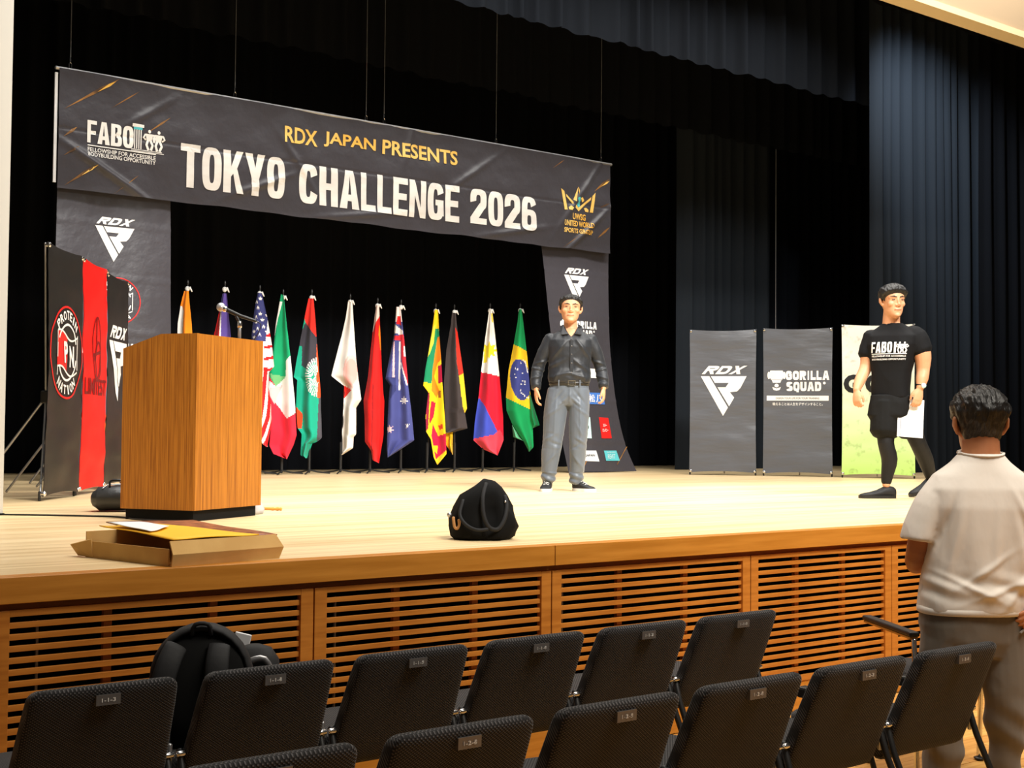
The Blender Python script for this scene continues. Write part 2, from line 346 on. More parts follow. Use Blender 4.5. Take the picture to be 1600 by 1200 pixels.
# heavy condensed block alphabet (unit boxes), built from strips so that print stays solid
def _rect(x0, y0, x1, y1): return poly([(x0, y0), (x1, y0), (x1, y1), (x0, y1)])
def _arc(x0, y0, x1, y1, tx, ty, a0=0, a1=360, e=3.2, n=36):
    cx, cy, rx, ry = (x0+x1)/2, (y0+y1)/2, (x1-x0)/2, (y1-y0)/2; vs = []; fs = []
    for i in range(n+1):
        a = math.radians(a0+(a1-a0)*i/n); c, q = math.cos(a), math.sin(a); ux = math.copysign(abs(c)**(2/e), c); uy = math.copysign(abs(q)**(2/e), q)
        vs += [(cx+rx*ux, cy+ry*uy), (cx+(rx-tx)*ux, cy+(ry-ty)*uy)]
    for i in range(n): fs.append((2*i, 2*i+2, 2*i+3, 2*i+1))
    return (vs, fs)
def glyph(ch, X=.37, Y=.17):
    R = _rect; a = _arc
    D = {
     'T': [R(0, 1-Y, 1, 1), R(.5-X/2, 0, .5+X/2, 1-Y)], 'O': [a(0, 0, 1, 1, X, Y)], '0': [a(0, 0, 1, 1, X, Y)],
     'K': [R(0, 0, X, 1), poly([(X, .38), (X, .62), (.66, 1), (1, 1), (.66, .58)]), poly([(X+.08, .52), (.66, .0), (1, 0), (.62, .66)])],
     'Y': [poly([(0, 1), (X, 1), (.5, .66), (1-X, 1), (1, 1), (.5+X/2, .40), (.5+X/2, 0), (.5-X/2, 0), (.5-X/2, .40)])],
     'C': [a(0, 0, 1, 1, X, Y, 20, 340)], 'G': [a(0, 0, 1, 1, X, Y, 20, 340), R(.5, .40, 1, .40+Y*.9), R(1-X, .12, 1, .42)],
     'H': [R(0, 0, X, 1), R(1-X, 0, 1, 1), R(X, .5-Y/2, 1-X, .5+Y/2)], 'N': [R(0, 0, X*.86, 1), R(1-X*.86, 0, 1, 1), poly([(X*.5, 1), (X*.86, 1), (1-X*.5, 0), (1-X*.86, 0), (X*.4, .86)])],
     'A': [poly([(0, 0), (X, 0), (.5, .86), (.60, 1), (.30, 1)]), poly([(1, 0), (1-X, 0), (.5, .86), (.40, 1), (.70, 1)]), R(.26, .2, .74, .2+Y)],
     'L': [R(0, 0, X, 1), R(X, 0, 1, Y)], 'E': [R(0, 0, X, 1), R(X, 0, 1, Y), R(X, 1-Y, 1, 1), R(X, .5-Y/2, .92, .5+Y/2)], 'F': [R(0, 0, X, 1), R(X, 1-Y, 1, 1), R(X, .46-Y/2, .92, .46+Y/2)],
     '2': [a(0, .40, 1, 1, X, Y, 190, -50), poly([(.93, .50), (.58, .60), (0, Y), (0, Y*.5), (.40, Y*.5)]), R(0, 0, 1, Y)],
     '6': [a(0, 0, 1, .62, X, Y), a(0, 0, 1, 1, X, Y, 25, 200)],
     'B': [R(0, 0, X, 1), a(0, .47, .95, 1, X, Y*.9, -90, 90), a(0, 0, 1, .55, X, Y*.9, -90, 90), R(X, 0, .5, Y*.9), R(X, 1-Y*.9, .5, 1), R(X, .46, .5, .46+Y*.6)],
     'D': [R(0, 0, X, 1), a(-.1, 0, 1, 1, X, Y, -90, 90), R(X, 0, .48, Y), R(X, 1-Y, .48, 1)],
     'R': [R(0, 0, X, 1), a(-.1, .40, 1, 1, X, Y, -90, 90), R(X, .40, .48, .40+Y), R(X, 1-Y, .48, 1), poly([(.38, .42), (.70, .44), (1, 0), (1-X*1.1, 0)])],
     'P': [R(0, 0, X, 1), a(-.1, .38, 1, 1, X, Y, -90, 90), R(X, .38, .48, .38+Y), R(X, 1-Y, .48, 1)],
     'I': [R(.5-X/2-.05, 0, .5+X/2+.05, 1)], 'U': [a(0, 0, 1, .9, X, Y*1.1, 180, 360), R(0, .42, X, 1), R(1-X, .42, 1, 1)],
     'S': [a(0, .44, 1, 1, X, Y, 15, 275), a(0, 0, 1, .58, X, Y, -165, 95)], 'Q': [a(0, 0, 1, 1, X, Y), poly([(.5, -.12), (.9, -.12), (.75, .2), (.5, .2)])],
     'X': [poly([(0, 0), (X*1.15, 0), (1, 1), (1-X*1.15, 1)]), poly([(1, 0), (1-X*1.15, 0), (0, 1), (X*1.15, 1)])],
    }
    return D[ch]
GW = {'I': .5, 'L': .82, 'E': .86, 'F': .84, 'T': .98, 'A': 1.1, 'Y': 1.06, 'K': 1.05}
def block(s, cx, cy, w, h, gap=.10, shear=0, X=.37, Y=.17):
    """returns one item list per word box: all letters of s fitted to w x h"""
    tot = sum(GW.get(c, 1) for c in s)+gap*(len(s)-1); k = w/tot; x = cx-w/2; out = []
    for c in s:
        gw = GW.get(c, 1)*k
        x_ = x; out += mapped(glyph(c, X, Y), lambda a, b: (x_+a*gw+shear*(b-.5)*h, cy-h/2+b*h)); x += gw+gap*k
    return out
def emblem():                       # slashed R in a triangle, unit: 1 wide
    a = [(147, 440), (207, 440), (337, 657), (303, 715)]
    b = [(217, 440), (465, 440), (424, 520), (400, 545), (350, 551), (380, 588), (345, 648), (264, 517), (320, 517), (342, 486), (245, 486)]
    c = lambda p: ((p[0]-306)/318, -(p[1]-577)/318)
    t = block('RDX', 312, -397, 268, 58, .1, .85, .27, .26)
    return [poly([c(p) for p in a]), poly([c(p) for p in b])], mapped(t, lambda x, y: ((x-306)/318, (y+577)/318))
EMB, EMBT = emblem()
def roundel(cx, cy, r, sx=1):
    """returns dict of item lists: ring text around a globe with a flag"""
    o = {'red': [ring_poly(0, 0, 1, 1, .045)], 'white': [], 'flag': []}
    o['white'].append(ring_poly(0, 0, .62, .62, .05, a0=.35, a1=math.pi-.5)); o['white'].append(ring_poly(0, 0, .62, .62, .05, a0=math.pi+.55, a1=2*math.pi-.25))
    for word, top in (('PROTEIN', 1), ('NATION', 0)):
        n_ = len(word); span = 1.5 if top else 1.25
        for i, ch in enumerate(word):
            a = (math.pi/2+span/2-span*i/(n_-1)) if top else (-math.pi/2-span/2+span*i/(n_-1))
            wd = .07 if ch == 'I' else .17
            o['white'].append(text_polys(ch, .80*math.cos(a), .80*math.sin(a), wd, .2, bold=.03, rot=(a-math.pi/2 if top else a+math.pi/2)))
    fl = lambda x: .10*math.sin((x+.1)*4.2)
    xs = [-.6+1.25*i/16 for i in range(17)]
    o['white'].append(stroke([(x, .36-fl(x)) for x in xs], .04)); o['white'].append(stroke([(x, -.40-fl(x)) for x in xs], .04))
    o['white'].append(stroke([(.65, -.36), (.65, .40)], .03)); o['white'].append(stroke([(-.6, -.5), (-.6, .44)], .03))
    xs = [-.59+.6*i/8 for i in range(9)]
    o['flag'].append(poly([(x, .34-fl(x)) for x in xs]+[(x-.05, -.38-fl(x)) for x in reversed(xs)]))
    o['letter'] = [text_polys('P', -.12, .0, .26, .46, bold=.04), text_polys('N', .27, -.08, .30, .46, bold=.04)]
    return {k: place(v, cx, cy, r, sx) for k, v in o.items()}
def squad(cx, cy, s):               # block lettering with simple ape-head emblem, unit: 1 wide
    it = block('GORILLA', .14, .12, .70, .15, .12, 0, .36, .3)+block('SQUAD', .08, -.06, .56, .15, .12, 0, .36, .28)+[ell(.41, -.005, .022, .022, 12)]
    it += [poly([(-.46, .20), (-.26, .20), (-.23, .12), (-.27, .05), (-.45, .05), (-.49, .12)]), ell(-.485, .12, .025, .06, 12), ell(-.235, .12, .025, .06, 12),
           poly([(-.44, .045), (-.28, .045), (-.30, .0), (-.42, .0)]), ell(-.36, -.045, .035, .03, 12), poly([(-.43, -.07), (-.36, -.09), (-.29, -.07), (-.31, -.115), (-.36, -.13), (-.41, -.115)])]
    return place(it, cx, cy, s)
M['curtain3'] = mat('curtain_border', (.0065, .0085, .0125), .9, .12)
# ================================================================== THE PLACE
YS = 4.627                                   # stage front
# hall floor of planks
fl = empty('floor', (0, 0, 0), kind='structure')
box('subfloor', (-4, -6, -.06), (16, YS+.3, -.012), M['plank2'], fl)
base_plank = G().box((0, 0, -.006), (1.196, .0885, .012), bev=.0015).obj('plank', M['plank'], fl)
alt = base_plank.data.copy(); alt.materials.clear(); alt.materials.append(M['plank2'])
first = True
for r in range(29):
    y = 2.05+.09*r
    for c in range(7):
        x = 1.2+1.2*c+(.37*r % 1.2)
        if first: o = base_plank; first = False
        else: o = bpy.data.objects.new('plank', base_plank.data if random.random() < .6 else alt); COL.objects.link(o); o.parent = fl
        o.location = (x, y, random.uniform(-.0008, .0006))
# stage
tag(box('stage_floor', (-1.5, YS, STAGE-.04), (30, 15.6, STAGE), M['stagewood']), kind='structure')
sf = empty('stage_front', (4, YS, 0), kind='structure')
def sfbox(name, lo, hi, m, par=None, bev=0):
    d = V((4, YS, 0)); return box(name, V(lo)-d, V(hi)-d, m, par or sf, bev)
for x0, x1 in ((-.3, 3.903), (3.907, 7.9), (7.904, 12)):
    sfbox('fascia_board', (x0, YS-.03, .842), (x1, YS+.06, STAGE+.001), M['fascia'], bev=.002)
sfbox('recess_rail', (-.3, YS+.02, .80), (12, YS+.06, .85), M['slat'])
sfbox('shade_sheet', (-.3, YS+.30, 0), (12, YS+.33, .9), M['void'])  # black sheet stands in for the darkness behind the slats
sfbox('base_board', (-.3, YS-.002, 0), (12, YS+.03, .150), M['fascia'])
seams = [-.3, .27, 1.475, 2.699, 3.905, 5.215, 6.380, 7.60, 8.85, 10.1, 11.3]
dS = V((4, YS, 0))
for i in range(len(seams)-1):
    a, b = seams[i]+.003, seams[i+1]-.003
    g = G()
    for x0, x1 in ((a, a+.055), (b-.055, b)): g.box(V(((x0+x1)/2, YS+.008, (.152+.818)/2))-dS, (x1-x0, .032, .666), bev=.002)
    for z0, z1 in ((.152, .178), (.796, .818)): g.box(V(((a+b)/2, YS+.008, (z0+z1)/2))-dS, (b-a-.11, .030, z1-z0))
    p = g.obj('grille_panel', M['slat'], sf)
    sl = None
    for k in range(15):
        z = .796-.0205-.0188-.0395*k+.0085
        if sl is None: sl = G().box((0, 0, 0), (b-a-.108, .015, .0200), bev=.0012).obj('slat', M['slat'], p); o = sl
        else: o = sl.copy(); COL.objects.link(o)
        o.location = V(((a+b)/2+random.uniform(-.0005, .0005), YS+.010, z))-dS
    for q in (1/3, 2/3):
        o = G().box((0, 0, 0), (.030, .02, .62)).obj('batten', M['slat'], p); o.location = V((a+(b-a)*q, YS+.032, .487))-dS
    o = G().tube([(0, 0, 0), (0, 0, .5)], .006, 8).obj('support_rod', M['steel'], p); o.location = V((a+.30*(b-a)*.6, YS+.2, .25))-dS
# proscenium
tag(box('wall_left', (-3.2, 7.89, 0), (2.565, 8.12, 9), M['wall']), kind='structure')
tag(box('baseboard_left', (-3.2, 7.875, STAGE), (2.57, 7.892, STAGE+.012), M['black']), kind='structure')
hd = empty('wall_header', (9, 7.6, 5.53), kind='structure')
box('panel', (-12, 0, .065), (12, .18, 3.4), M['header'], hd); box('trim', (-12, -.03, 0), (12, .18, .065), M['headtrim'], hd)
tag(box('wall_right', (15.8, 7.6, 0), (22, 7.8, 9), M['header']), kind='structure')
tag(box('ceiling_ambient_block', (-3, 7.8, 8.6), (31, 15.8, 8.7), M['void']), kind='structure')  # unseen black lid, added to keep ambient light out from above
tag(box('wall_back', (-3, 15.62, 0), (31, 15.8, 8.7), M['void']), kind='structure')
# ------------------------------------------------------------------ curtains
def curtain(name, x0, x1, y, z0, z1, m, label, pitch=.22, amp=.06, seed=0, hem=0, group=None, gather=0):
    rnd = random.Random(seed); n = max(24, int((x1-x0)/.028)); nz = 9; ph = 0; prof = []
    for i in range(n+1):
        x = x0+(x1-x0)*i/n
        k = 1+.85*noise.noise(V((x*1.7, seed*3.1, 0)))
        ph += 2*math.pi/(pitch*k)*(x1-x0)/n
        prof.append((x, ph, amp*(.65+.6*noise.noise(V((x*2.3, seed, 5))))))
    vs = []; fs = []
    for j in range(nz+1):
        t = j/nz; z = z0+(z1-z0)*t
        for i, (x, p, a) in enumerate(prof):
            aa = a*(1-.35*t)
            zz = z+(hem*math.sin(p+.7)*.5+hem*.8*noise.noise(V((x*1.7, seed, 2))))*(1-t)**6
            xx = x+.02*noise.noise(V((x*2, z*.35, seed)))
            vs.append((xx-(x0+x1)/2, aa*math.sin(p+.25*noise.noise(V((x, z*.5, seed))))+.35*aa*math.sin(2*p+1), zz-z0))
    for j in range(nz):
        for i in range(n): fs.append((j*(n+1)+i, j*(n+1)+i+1, (j+1)*(n+1)+i+1, (j+1)*(n+1)+i))
    o = mesh(name, vs, fs, m, None, True, loc=((x0+x1)/2, y, z0)); return tag(o, label, 'curtain', group)
curtain('backdrop_curtain', 1.2, 30, 15.1, STAGE+.004, 8.5, M['curtain'], 'wide black pleated backdrop curtain closing the stage behind the flags', .3, .07, 1)
curtain('border_curtain', 1.5, 28, 12.95, 5.58, 8.5, M['curtain'], 'black border curtain hanging just behind the banner wires', .34, .07, 2, .05)
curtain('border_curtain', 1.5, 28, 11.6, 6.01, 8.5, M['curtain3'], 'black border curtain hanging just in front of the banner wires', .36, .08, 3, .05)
curtain('border_curtain', 2.6, 28, 8.3, 5.78, 8.5, M['curtain'], 'black border curtain tucked right behind the beige proscenium header', .4, .05, 4, .05)
la = curtain('leg_curtain', 13.45, 15.4, 13.25, STAGE+.004, 8.4, M['curtain2'], 'grey-black leg curtain behind the two dark upright banners, thin pale line along its edge', .26, .09, 5)
G().tube([(.985, -.07, 0), (.985, -.07, 7)], .007, 6).obj('edge_line', M['steel'], la)  # thin pale line down the right edge of this curtain
curtain('leg_curtain', 15.2, 21.5, 13.9, STAGE+.004, 8.4, M['curtain'], 'unlit black leg curtain filling the gap behind the lit wing curtain', .24, .06, 6)
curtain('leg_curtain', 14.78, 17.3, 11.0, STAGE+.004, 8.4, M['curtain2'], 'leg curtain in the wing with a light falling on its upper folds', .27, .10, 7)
curtain('leg_curtain', 16.9, 26, 10.75, STAGE+.004, 8.4, M['curtain'], 'dark leg curtain at the wing beyond the lit curtain', .3, .06, 8)
curtain('leg_curtain', 1.4, 4.3, 14.4, STAGE+.004, 8.4, M['curtain'], 'black leg curtain beside the pale proscenium wall', .25, .06, 9)
# ------------------------------------------------------------------ hanging banner
YB = 12.736
def nz(*a): return noise.noise(V(a))
def crease(u, v):
    w_ = .020*nz(u*1.1, v*1.6, 3)+.010*nz(u*3.1+v*2, v*4-u, 7)
    for (cx, cy, ang, ln, am) in ((2.6, .55, -.9, .35, .012), (2.2, .3, .4, .4, .012), (.5, .2, -.5, .5, .02), (4.9, .75, .6, .4, .012), (6.6, .7, .9, .5, .016), (6.7, .25, .7, .5, .02), (5.5, .12, .2, .5, .012), (3.4, .1, .15, .6, .01), (.9, .85, .6, .3, .01), (4.0, .95, 1.3, .25, .009)):
        dx, dy = u-cx, v-cy; a = dx*math.cos(ang)+dy*math.sin(ang); b = -dx*math.sin(ang)+dy*math.cos(ang)
        w_ += 1.7*am*math.exp(-(a/ln)**2-(b/.035)**2)
    w_ -= .008*math.exp(-((v-.57)/.012)**2)
    return w_
BX0, BX1, BZ0, BZ1 = 4.575, 11.68, 3.712, 4.857
bn = empty('hanging_banner', ((BX0+BX1)/2, YB, BZ0), label='wide charcoal banner with white title lettering hung on wires over the flags', cat='banner')
OB = V(((BX0+BX1)/2, YB, BZ0))
def bsurf(x, z, off=0): return (x-OB.x, -crease(x-BX0, z-BZ0)-off-.02, z-OB.z)
vs = []; fs = []; nu, nv = 400, 72
for j in range(nv+1):
    for i in range(nu+1):
        x = BX0+(BX1-BX0)*i/nu; z = BZ0+(BZ1-BZ0)*j/nv
        if j == 0: z += .014*nz(x*2.3, 0, 4)
        vs.append(bsurf(x, z))
for j in range(nv):
    for i in range(nu): k = j*(nu+1)+i; fs.append((k, k+1, k+nu+2, k+nu+1))
mesh('cloth', vs, fs, M['banner'], bn, True)
G().tube([(BX0-OB.x-.03, .0, BZ1-OB.z), (BX1-OB.x+.03, .0, BZ1-OB.z)], .018, 8).obj('top_pole', M['steel'], bn)
box('side_sleeve', (BX0-OB.x-.035, -.005, .05), (BX0-OB.x-.008, .012, 1.1), M['paper'], bn)
def B(px, py): p = ony(px, py, YB); return (p.x, p.z)
def bt(s, l, r, tl, bl, **k):     # text box from its left edge (top/bottom pixels) and right edge pixel; baseline runs level on the banner
    (x0, z1) = B(l, tl); (_, z0) = B(l, bl); (x1, _) = B(r, tl); return text_polys(s, (x0+x1)/2, (z0+z1)/2, x1-x0, z1-z0, **k)
D3 = lambda x, z: bsurf(x, z, .006)
def bb(s, l, r, tl, bl, **k):
    (x0, z1) = B(l, tl); (_, z0) = B(l, bl); (x1, _) = B(r, tl); return block(s, (x0+x1)/2, (z0+z1)/2, x1-x0, z1-z0, **k)
for wd_, l_, r_, t_, b_ in (('TOKYO', 281, 444, 224, 292), ('CHALLENGE', 466, 716, 255, 317), ('2026', 733, 837, 294, 349)):
    decal('title_lettering', bb(wd_, l_, r_, t_, b_), D3, M['silver'], bn, .045)
for wd_, l_, r_, t_, b_ in (('RDX', 443, 495, 197, 222), ('JAPAN', 505, 586, 205, 229), ('PRESENTS', 596, 713, 218, 241)):
    decal('presenter_lettering', [bt(wd_, l_, r_, t_, b_, bold=.024)], D3, M['gold'], bn, .06)
decal('logo_title_lettering', bb('FABO', 135, 208, 188, 223), D3, M['white'], bn, .12)
decal('logo_lettering', [bt('FELLOWSHIP FOR ACCESSIBLE', 135, 242, 230, 236.5, bold=.012), bt('BODYBUILDING OPPORTUNITY', 135, 242, 237.5, 244, bold=.012)], D3, M['white'], bn, .12)
def fig(cx, cy, s, flip=1):       # generic standing figure
    q = lambda x, y: (cx+x*s*flip, cy+y*s)
    return [ell(cx, cy+.92*s, .075*s, .09*s, 10), poly([q(-.2, .8), q(.2, .8), q(.12, .45), q(-.12, .45)]), stroke([q(-.2, .78), q(-.3, .6), q(-.17, .5)], .09*s), stroke([q(.2, .78), q(.28, .58), q(.24, .4)], .09*s),
            stroke([q(-.07, .48), q(-.15, .25), q(-.04, 0)], .12*s), stroke([q(.07, .48), q(.16, .25), q(.08, 0)], .12*s)]
(lx0, lz) = B(135, 227); (lx1, _) = B(242, 240)
cx_, cz_ = B(214, 233); sc = .22
it = [stroke([(lx0, lz), (lx1, lz)], .010)]
for k in range(2): it.append(stroke([(cx_-.07, cz_-.008-.014*k), (cx_+.25+.02*k, cz_-.008-.014*k)], .006))
for k in range(4): it.append(stroke([(cx_-.035+.022*k, cz_), (cx_-.035+.022*k, cz_+.19)], .010))
it += [poly([(cx_-.06, cz_+.215), (cx_+.06, cz_+.215), (cx_+.06, cz_+.245), (cx_-.06, cz_+.245)])]
it += fig(cx_+.118, cz_, sc*.92)+fig(cx_+.215, cz_, sc*.92, -1)
decal('logo_figures', it, D3, M['white'], bn, .2)
decal('logo_column_cap', [poly([(cx_-.045, cz_+.19), (cx_+.045, cz_+.19), (cx_+.045, cz_+.215), (cx_-.045, cz_+.215)])], D3, M['teal'], bn)
def streak(a, b, t):
    (x0, z0), (x1, z1) = B(*a), B(*b); d = V((x1-x0, z1-z0)).normalized(); n_ = V((-d.y, d.x))*t; mx, mz = x0+(x1-x0)*.35, z0+(z1-z0)*.35
    return poly([(x0, z0), (mx+n_.x, mz+n_.y), (x1, z1), (mx-n_.x, mz-n_.y)])
for st_ in [streak((186, 124), (98, 171), .016), streak((218, 143), (170, 171), .006), streak((266, 184), (226, 210), .010), streak((119, 199), (97, 214), .014), streak((122, 229), (98, 243), .012), streak((150, 258), (99, 290), .016), streak((216, 274), (176, 304), .005), streak((951, 280), (926, 300), .02), streak((951, 318), (935, 325), .012), streak((951, 355), (930, 374), .016), streak((905, 366), (877, 388), .005), streak((880, 250), (862, 263), .005)]: decal('gold_streak_print', [st_], lambda x, z: bsurf(x, z, .003), M['golddim'], bn, .12)
for st_ in [streak((180, 128), (150, 145), .012), streak((150, 259), (125, 275), .01), streak((951, 283), (938, 292), .012)]: decal('gold_flare_print', [st_], lambda x, z: bsurf(x, z, .006), M['gold'], bn, .12)
cw = lambda x, y: B(860+x/10.91, 270+y/10.91)
decal('crown_emblem', [poly([cw(*p) for p in q]) for q in (
    [(165, 265), (218, 315), (262, 632), (215, 630)], [(745, 345), (728, 470), (698, 688), (645, 682), (690, 400)], [(245, 360), (455, 600), (455, 662), (250, 405)],
    [(455, 600), (668, 420), (660, 470), (455, 662)], [(455, 240), (410, 495), (368, 462)], [(455, 240), (553, 482), (520, 510), (460, 350)], [(280, 590), (322, 562), (358, 600), (330, 645), (285, 632)], [(548, 610), (585, 600), (625, 640), (620, 680), (570, 668)])]
    , D3, M['gold'], bn, .15)
decal('crown_lettering', [bt('UWSG', 892, 912.5, 333, 343, bold=.03), bt('UNITED WORLD', 879, 923.5, 343, 352, bold=.03), bt('SPORTS GROUP', 879, 923.5, 355, 362.5, bold=.03)], D3, M['gold'], bn, .15)
(gx, gz) = cw(460, 462); (gx2, gz2) = cw(458, 545)
decal('crown_jewel', [ell(gx, gz, .028, .034, 12), ell(gx2, gz2, .028, .034, 12)], D3, M['teal'], bn)
for i, (px, lab) in enumerate(((110, 'at the banner corner above the small column logo'), (367, 'above the last letters of the first title word'), (572, 'above the gold lettering, first of a close pair'), (600, 'above the gold lettering, second of a close pair'), (775, 'above the year in the title'), (939, 'at the banner corner above the gold crown'))):
    p = ony(px, 106+(px-92)*.1767, YB); wn = empty('hanging_wire', (p.x, YB, BZ1), label='thin steel wire holding the wide banner, '+lab, cat='wire', group='wires holding the wide banner')
    G().tube([(0, 0, .10), (0, 0, 3.6)], .004, 6).obj('cable', M['wire'], wn)
    g = G(); g.tube([(0, 0, 0), (.012, 0, .02), (.012, 0, .06), (0, 0, .075), (-.012, 0, .06), (-.012, 0, .02), (0, 0, 0)], .0035, 6); g.tube([(0, 0, .07), (0, 0, .12)], .007, 6); g.obj('shackle', M['chrome'], wn)
# ------------------------------------------------------------------ the two drop banners
def drop_banner(label, lx, rx, z0, z1, y, seed):
    o_ = V((lx(0)*.5+rx(0)*.5, y, z0)); e = empty('drop_banner', o_, label=label, cat='banner')
    def q(x, z, off=0):
        t = (z-z0)/(z1-z0); u = x-lx(t)
        wv = .022*math.sin(u*7+seed+1.5*nz(z*.7, seed, 1))*(1.25-t)+.012*nz(u*2, z*1.4, seed)
        fo = .10*max(0, .12-t)/.12*math.sin(u*3+seed)
        wv += .006*math.exp(-(((z*1.9) % 1-.5)/.03)**2)
        return (x-o_.x, -wv-off-abs(fo)*.5, z-o_.z)
    vs = []; fs = []; nu, nv = 44, 90
    for j in range(nv+1):
        t = j/nv
        for i in range(nu+1): vs.append(q(lx(t)+(rx(t)-lx(t))*i/nu, z0+(z1-z0)*t))
    for j in range(nv):
        for i in range(nu): k = j*(nu+1)+i; fs.append((k, k+1, k+nu+2, k+nu+1))
    mesh('cloth', vs, fs, M['banner'], e, True)
    return e, (lambda x, z: q(x, z, .005))
el, ls = drop_banner('charcoal drop banner hanging behind the three upright banners, white triangle emblem at its top', lambda t: 4.60-.10*(1-t)**2, lambda t: 5.75+.06*(1-t), STAGE+.01, 3.74, YB+.05, 1)
def emb_at(px, py, wpx, par, surf, m=None, Yp=YB):
    a = ony(px-wpx/2, py, Yp); b = ony(px+wpx/2, py, Yp); c = ony(px, py, Yp); s = b.x-a.x
    decal('emblem', place(EMB, c.x, c.z, s), surf, m or M['white'], par, .08); decal('emblem_lettering', place(EMBT, c.x, c.z, s), surf, m or M['white'], par, .08)
emb_at(182, 381, 61, el, ls)
c = ony(186, 470, YB); rd = roundel(c.x, c.z, .235)
for k_, m_ in (('red', 'red'), ('flag', 'red'), ('white', 'white'), ('letter', 'white')): decal('roundel_'+k_, rd[k_], ls if k_ != 'letter' else (lambda x, z: (ls(x, z)[0], ls(x, z)[1]-.003, ls(x, z)[2])), M[m_], el, .1)
c = ony(200, 560, YB); decal('lettering', squad(c.x-.1, c.z, .75), ls, M['white'], el, .1)
er, rs = drop_banner('charcoal drop banner with sponsor patches hanging behind the man in the black shirt', lambda t: 10.60+.44*(1-t), lambda t: 11.72+.04*(1-t)+.45*(1-t)**3.2, STAGE+.01, 3.74, YB+.05, 4)
emb_at(904, 452, 38, er, rs)
def wx(px, py): p = ony(px, py, YB); return p.x, p.z
(a0, a1), (b0, b1) = wx(893, 515), wx(935, 515)
decal('lettering', squad((a0+b0)/2-.06, a1, (b0-a0)*1.35), rs, M['white'], er, .1)
def patch(nm, pts, m, txt=None, tm=None, rows=None):
    decal(nm, [poly([wx(*p) for p in pts])], rs, M[m], er, .06)
    if txt:
        (x0, z0), (x1, z1) = wx(*pts[3]), wx(*pts[1]); its = []
        for (s, fx, fy, fw_, fh) in txt: decal(nm+'_lettering', [text_polys(s, x0+(x1-x0)*fx, z0+(z1-z0)*fy, (x1-x0)*fw_, (z1-z0)*fh, bold=.02)], lambda x, z: (rs(x, z)[0], rs(x, z)[1]-.004, rs(x, z)[2]), M[tm], er, .08)
for q_ in (((916, 534), (934, 535), (934, 539), (916, 538)), ((918, 575), (942, 577), (943, 591), (918, 590))): decal('white_bar', [poly([wx(*p) for p in q_])], rs, M['white'], er)
patch('blue_patch', [(917, 613), (947, 614), (950, 632), (918, 631)], 'blue', [('松', .3, .5, .35, .7), ('ハ', .72, .5, .35, .7)], 'white')
patch('pale_patch', [(900, 652), (924, 652), (927, 685), (902, 684)], 'paleblue', [('Juki', .7, .5, .45, .2)], 'ink')
patch('red_patch', [(938, 652), (955, 653), (960, 685), (942, 685)], 'red', [('スター', .45, .64, .55, .16), ('カンパニー', .5, .40, .8, .16)], 'white')
patch('white_patch', [(905, 704), (933, 704), (937, 721), (908, 720)], 'paper', [('U. JAPAN', .55, .5, .7, .3)], 'ink')
patch('teal_patch', [(945, 704), (967, 704), (972, 720), (948, 720)], 'teal', [('REVIT', .5, .42, .7, .45), ('PROTEIN SUPPLY', .5, .82, .8, .12)], 'paleblue')
for q_ in ((985, 698, 967, 726), (919, 720, 912, 734)): decal('gold_line_print', [stroke([wx(*q_[:2]), wx(*q_[2:])], .012)], rs, M['golddim'], er, .1)
# ------------------------------------------------------------------ upright stand banners
def at_depth(px, D, z=STAGE):
    # foot of a thing seen at pixel column px, D metres along the view axis, standing on the stage
    py = 740
    for _ in range(30):
        p = CAM+ray(px, py)*D; py += (p.z-z)/D*F_PX
    return CAM+ray(px, py)*D
def stand_banner(label, A, Bp, H, cloth, seed, group=None, sag=.02, billow=.03):
    A, Bp = V(A), V(Bp); c = (A+Bp)/2; d = Bp-A; W = V((d.x, d.y)).length; rz = math.atan2(d.y, d.x)
    e = empty('stand_banner', (c.x, c.y, STAGE), rz, label=label, cat='banner', group=group)
    z0, z1 = .03, H-.02
    def q(u, v, off=0):         # u,v in 0..1
        edge = 4*u*(1-u)
        zz = z0+(z1-z0)*v-(sag*edge*(v**6))+(sag*edge*((1-v)**6))
        xx = (u-.5)*W*(1-.02*math.sin(math.pi*v))
        yy = -.02-billow*(math.sin(math.pi*v)*.6+.45*nz(u*1.6, v*7, seed)+.2*nz(u*3, v*16, seed+4)+.5*math.sin(math.pi*u)*math.cos(math.pi*v)**2)-off
        return (xx, yy, zz)
    vs = []; fs = []; nu, nv = 20, 56
    for j in range(nv+1):
        for i in range(nu+1): vs.append(q(i/nu, j/nv))
    for j in range(nv):
        for i in range(nu): k = j*(nu+1)+i; fs.append((k, k+1, k+nu+2, k+nu+1))
    k = len(vs); vs += [(x, y+.004, z) for x, y, z in vs]; fs += [tuple(reversed([i+k for i in f])) for f in fs[:]]
    mesh('cloth', vs, fs, M[cloth], e, True)
    hub = V((0, .10, .72))
    g = G()
    for cx, cz in ((-.5, z0+.01), (.5, z0+.01), (-.5, z1-.01), (.5, z1-.01)): g.tube([hub, V((cx*W*.98, .0, cz))], .008, 8)
    g.obj('cross_frame', M['steel'], e)
    G().tube([hub, (0, .62, .008)], .009, 8).obj('rear_leg', M['steel'], e)
    G().box(hub, (.07, .06, .09), bev=.01).obj('hub', M['rubber'], e)
    for cx, cz in ((-.5, z0+.02), (.5, z0+.02), (-.5, z1-.02), (.5, z1-.02)):
        G().tube([(0, -.012, 0), (0, .015, 0)], [.018, .014], 10).obj('corner_clip', M['chrome'], e, loc=(cx*W*.96, -.016, cz))
    for sx in (-1, 1): G().tube([(0, 0, 0), (0, 0, .06)], .010, 8).obj('foot', M['rubber'], e, loc=(sx*W*.49, .005, .004))
    S_ = lambda x, z: q(x/W+.5, (z-z0)/(z1-z0), .004)
    return e, S_, W
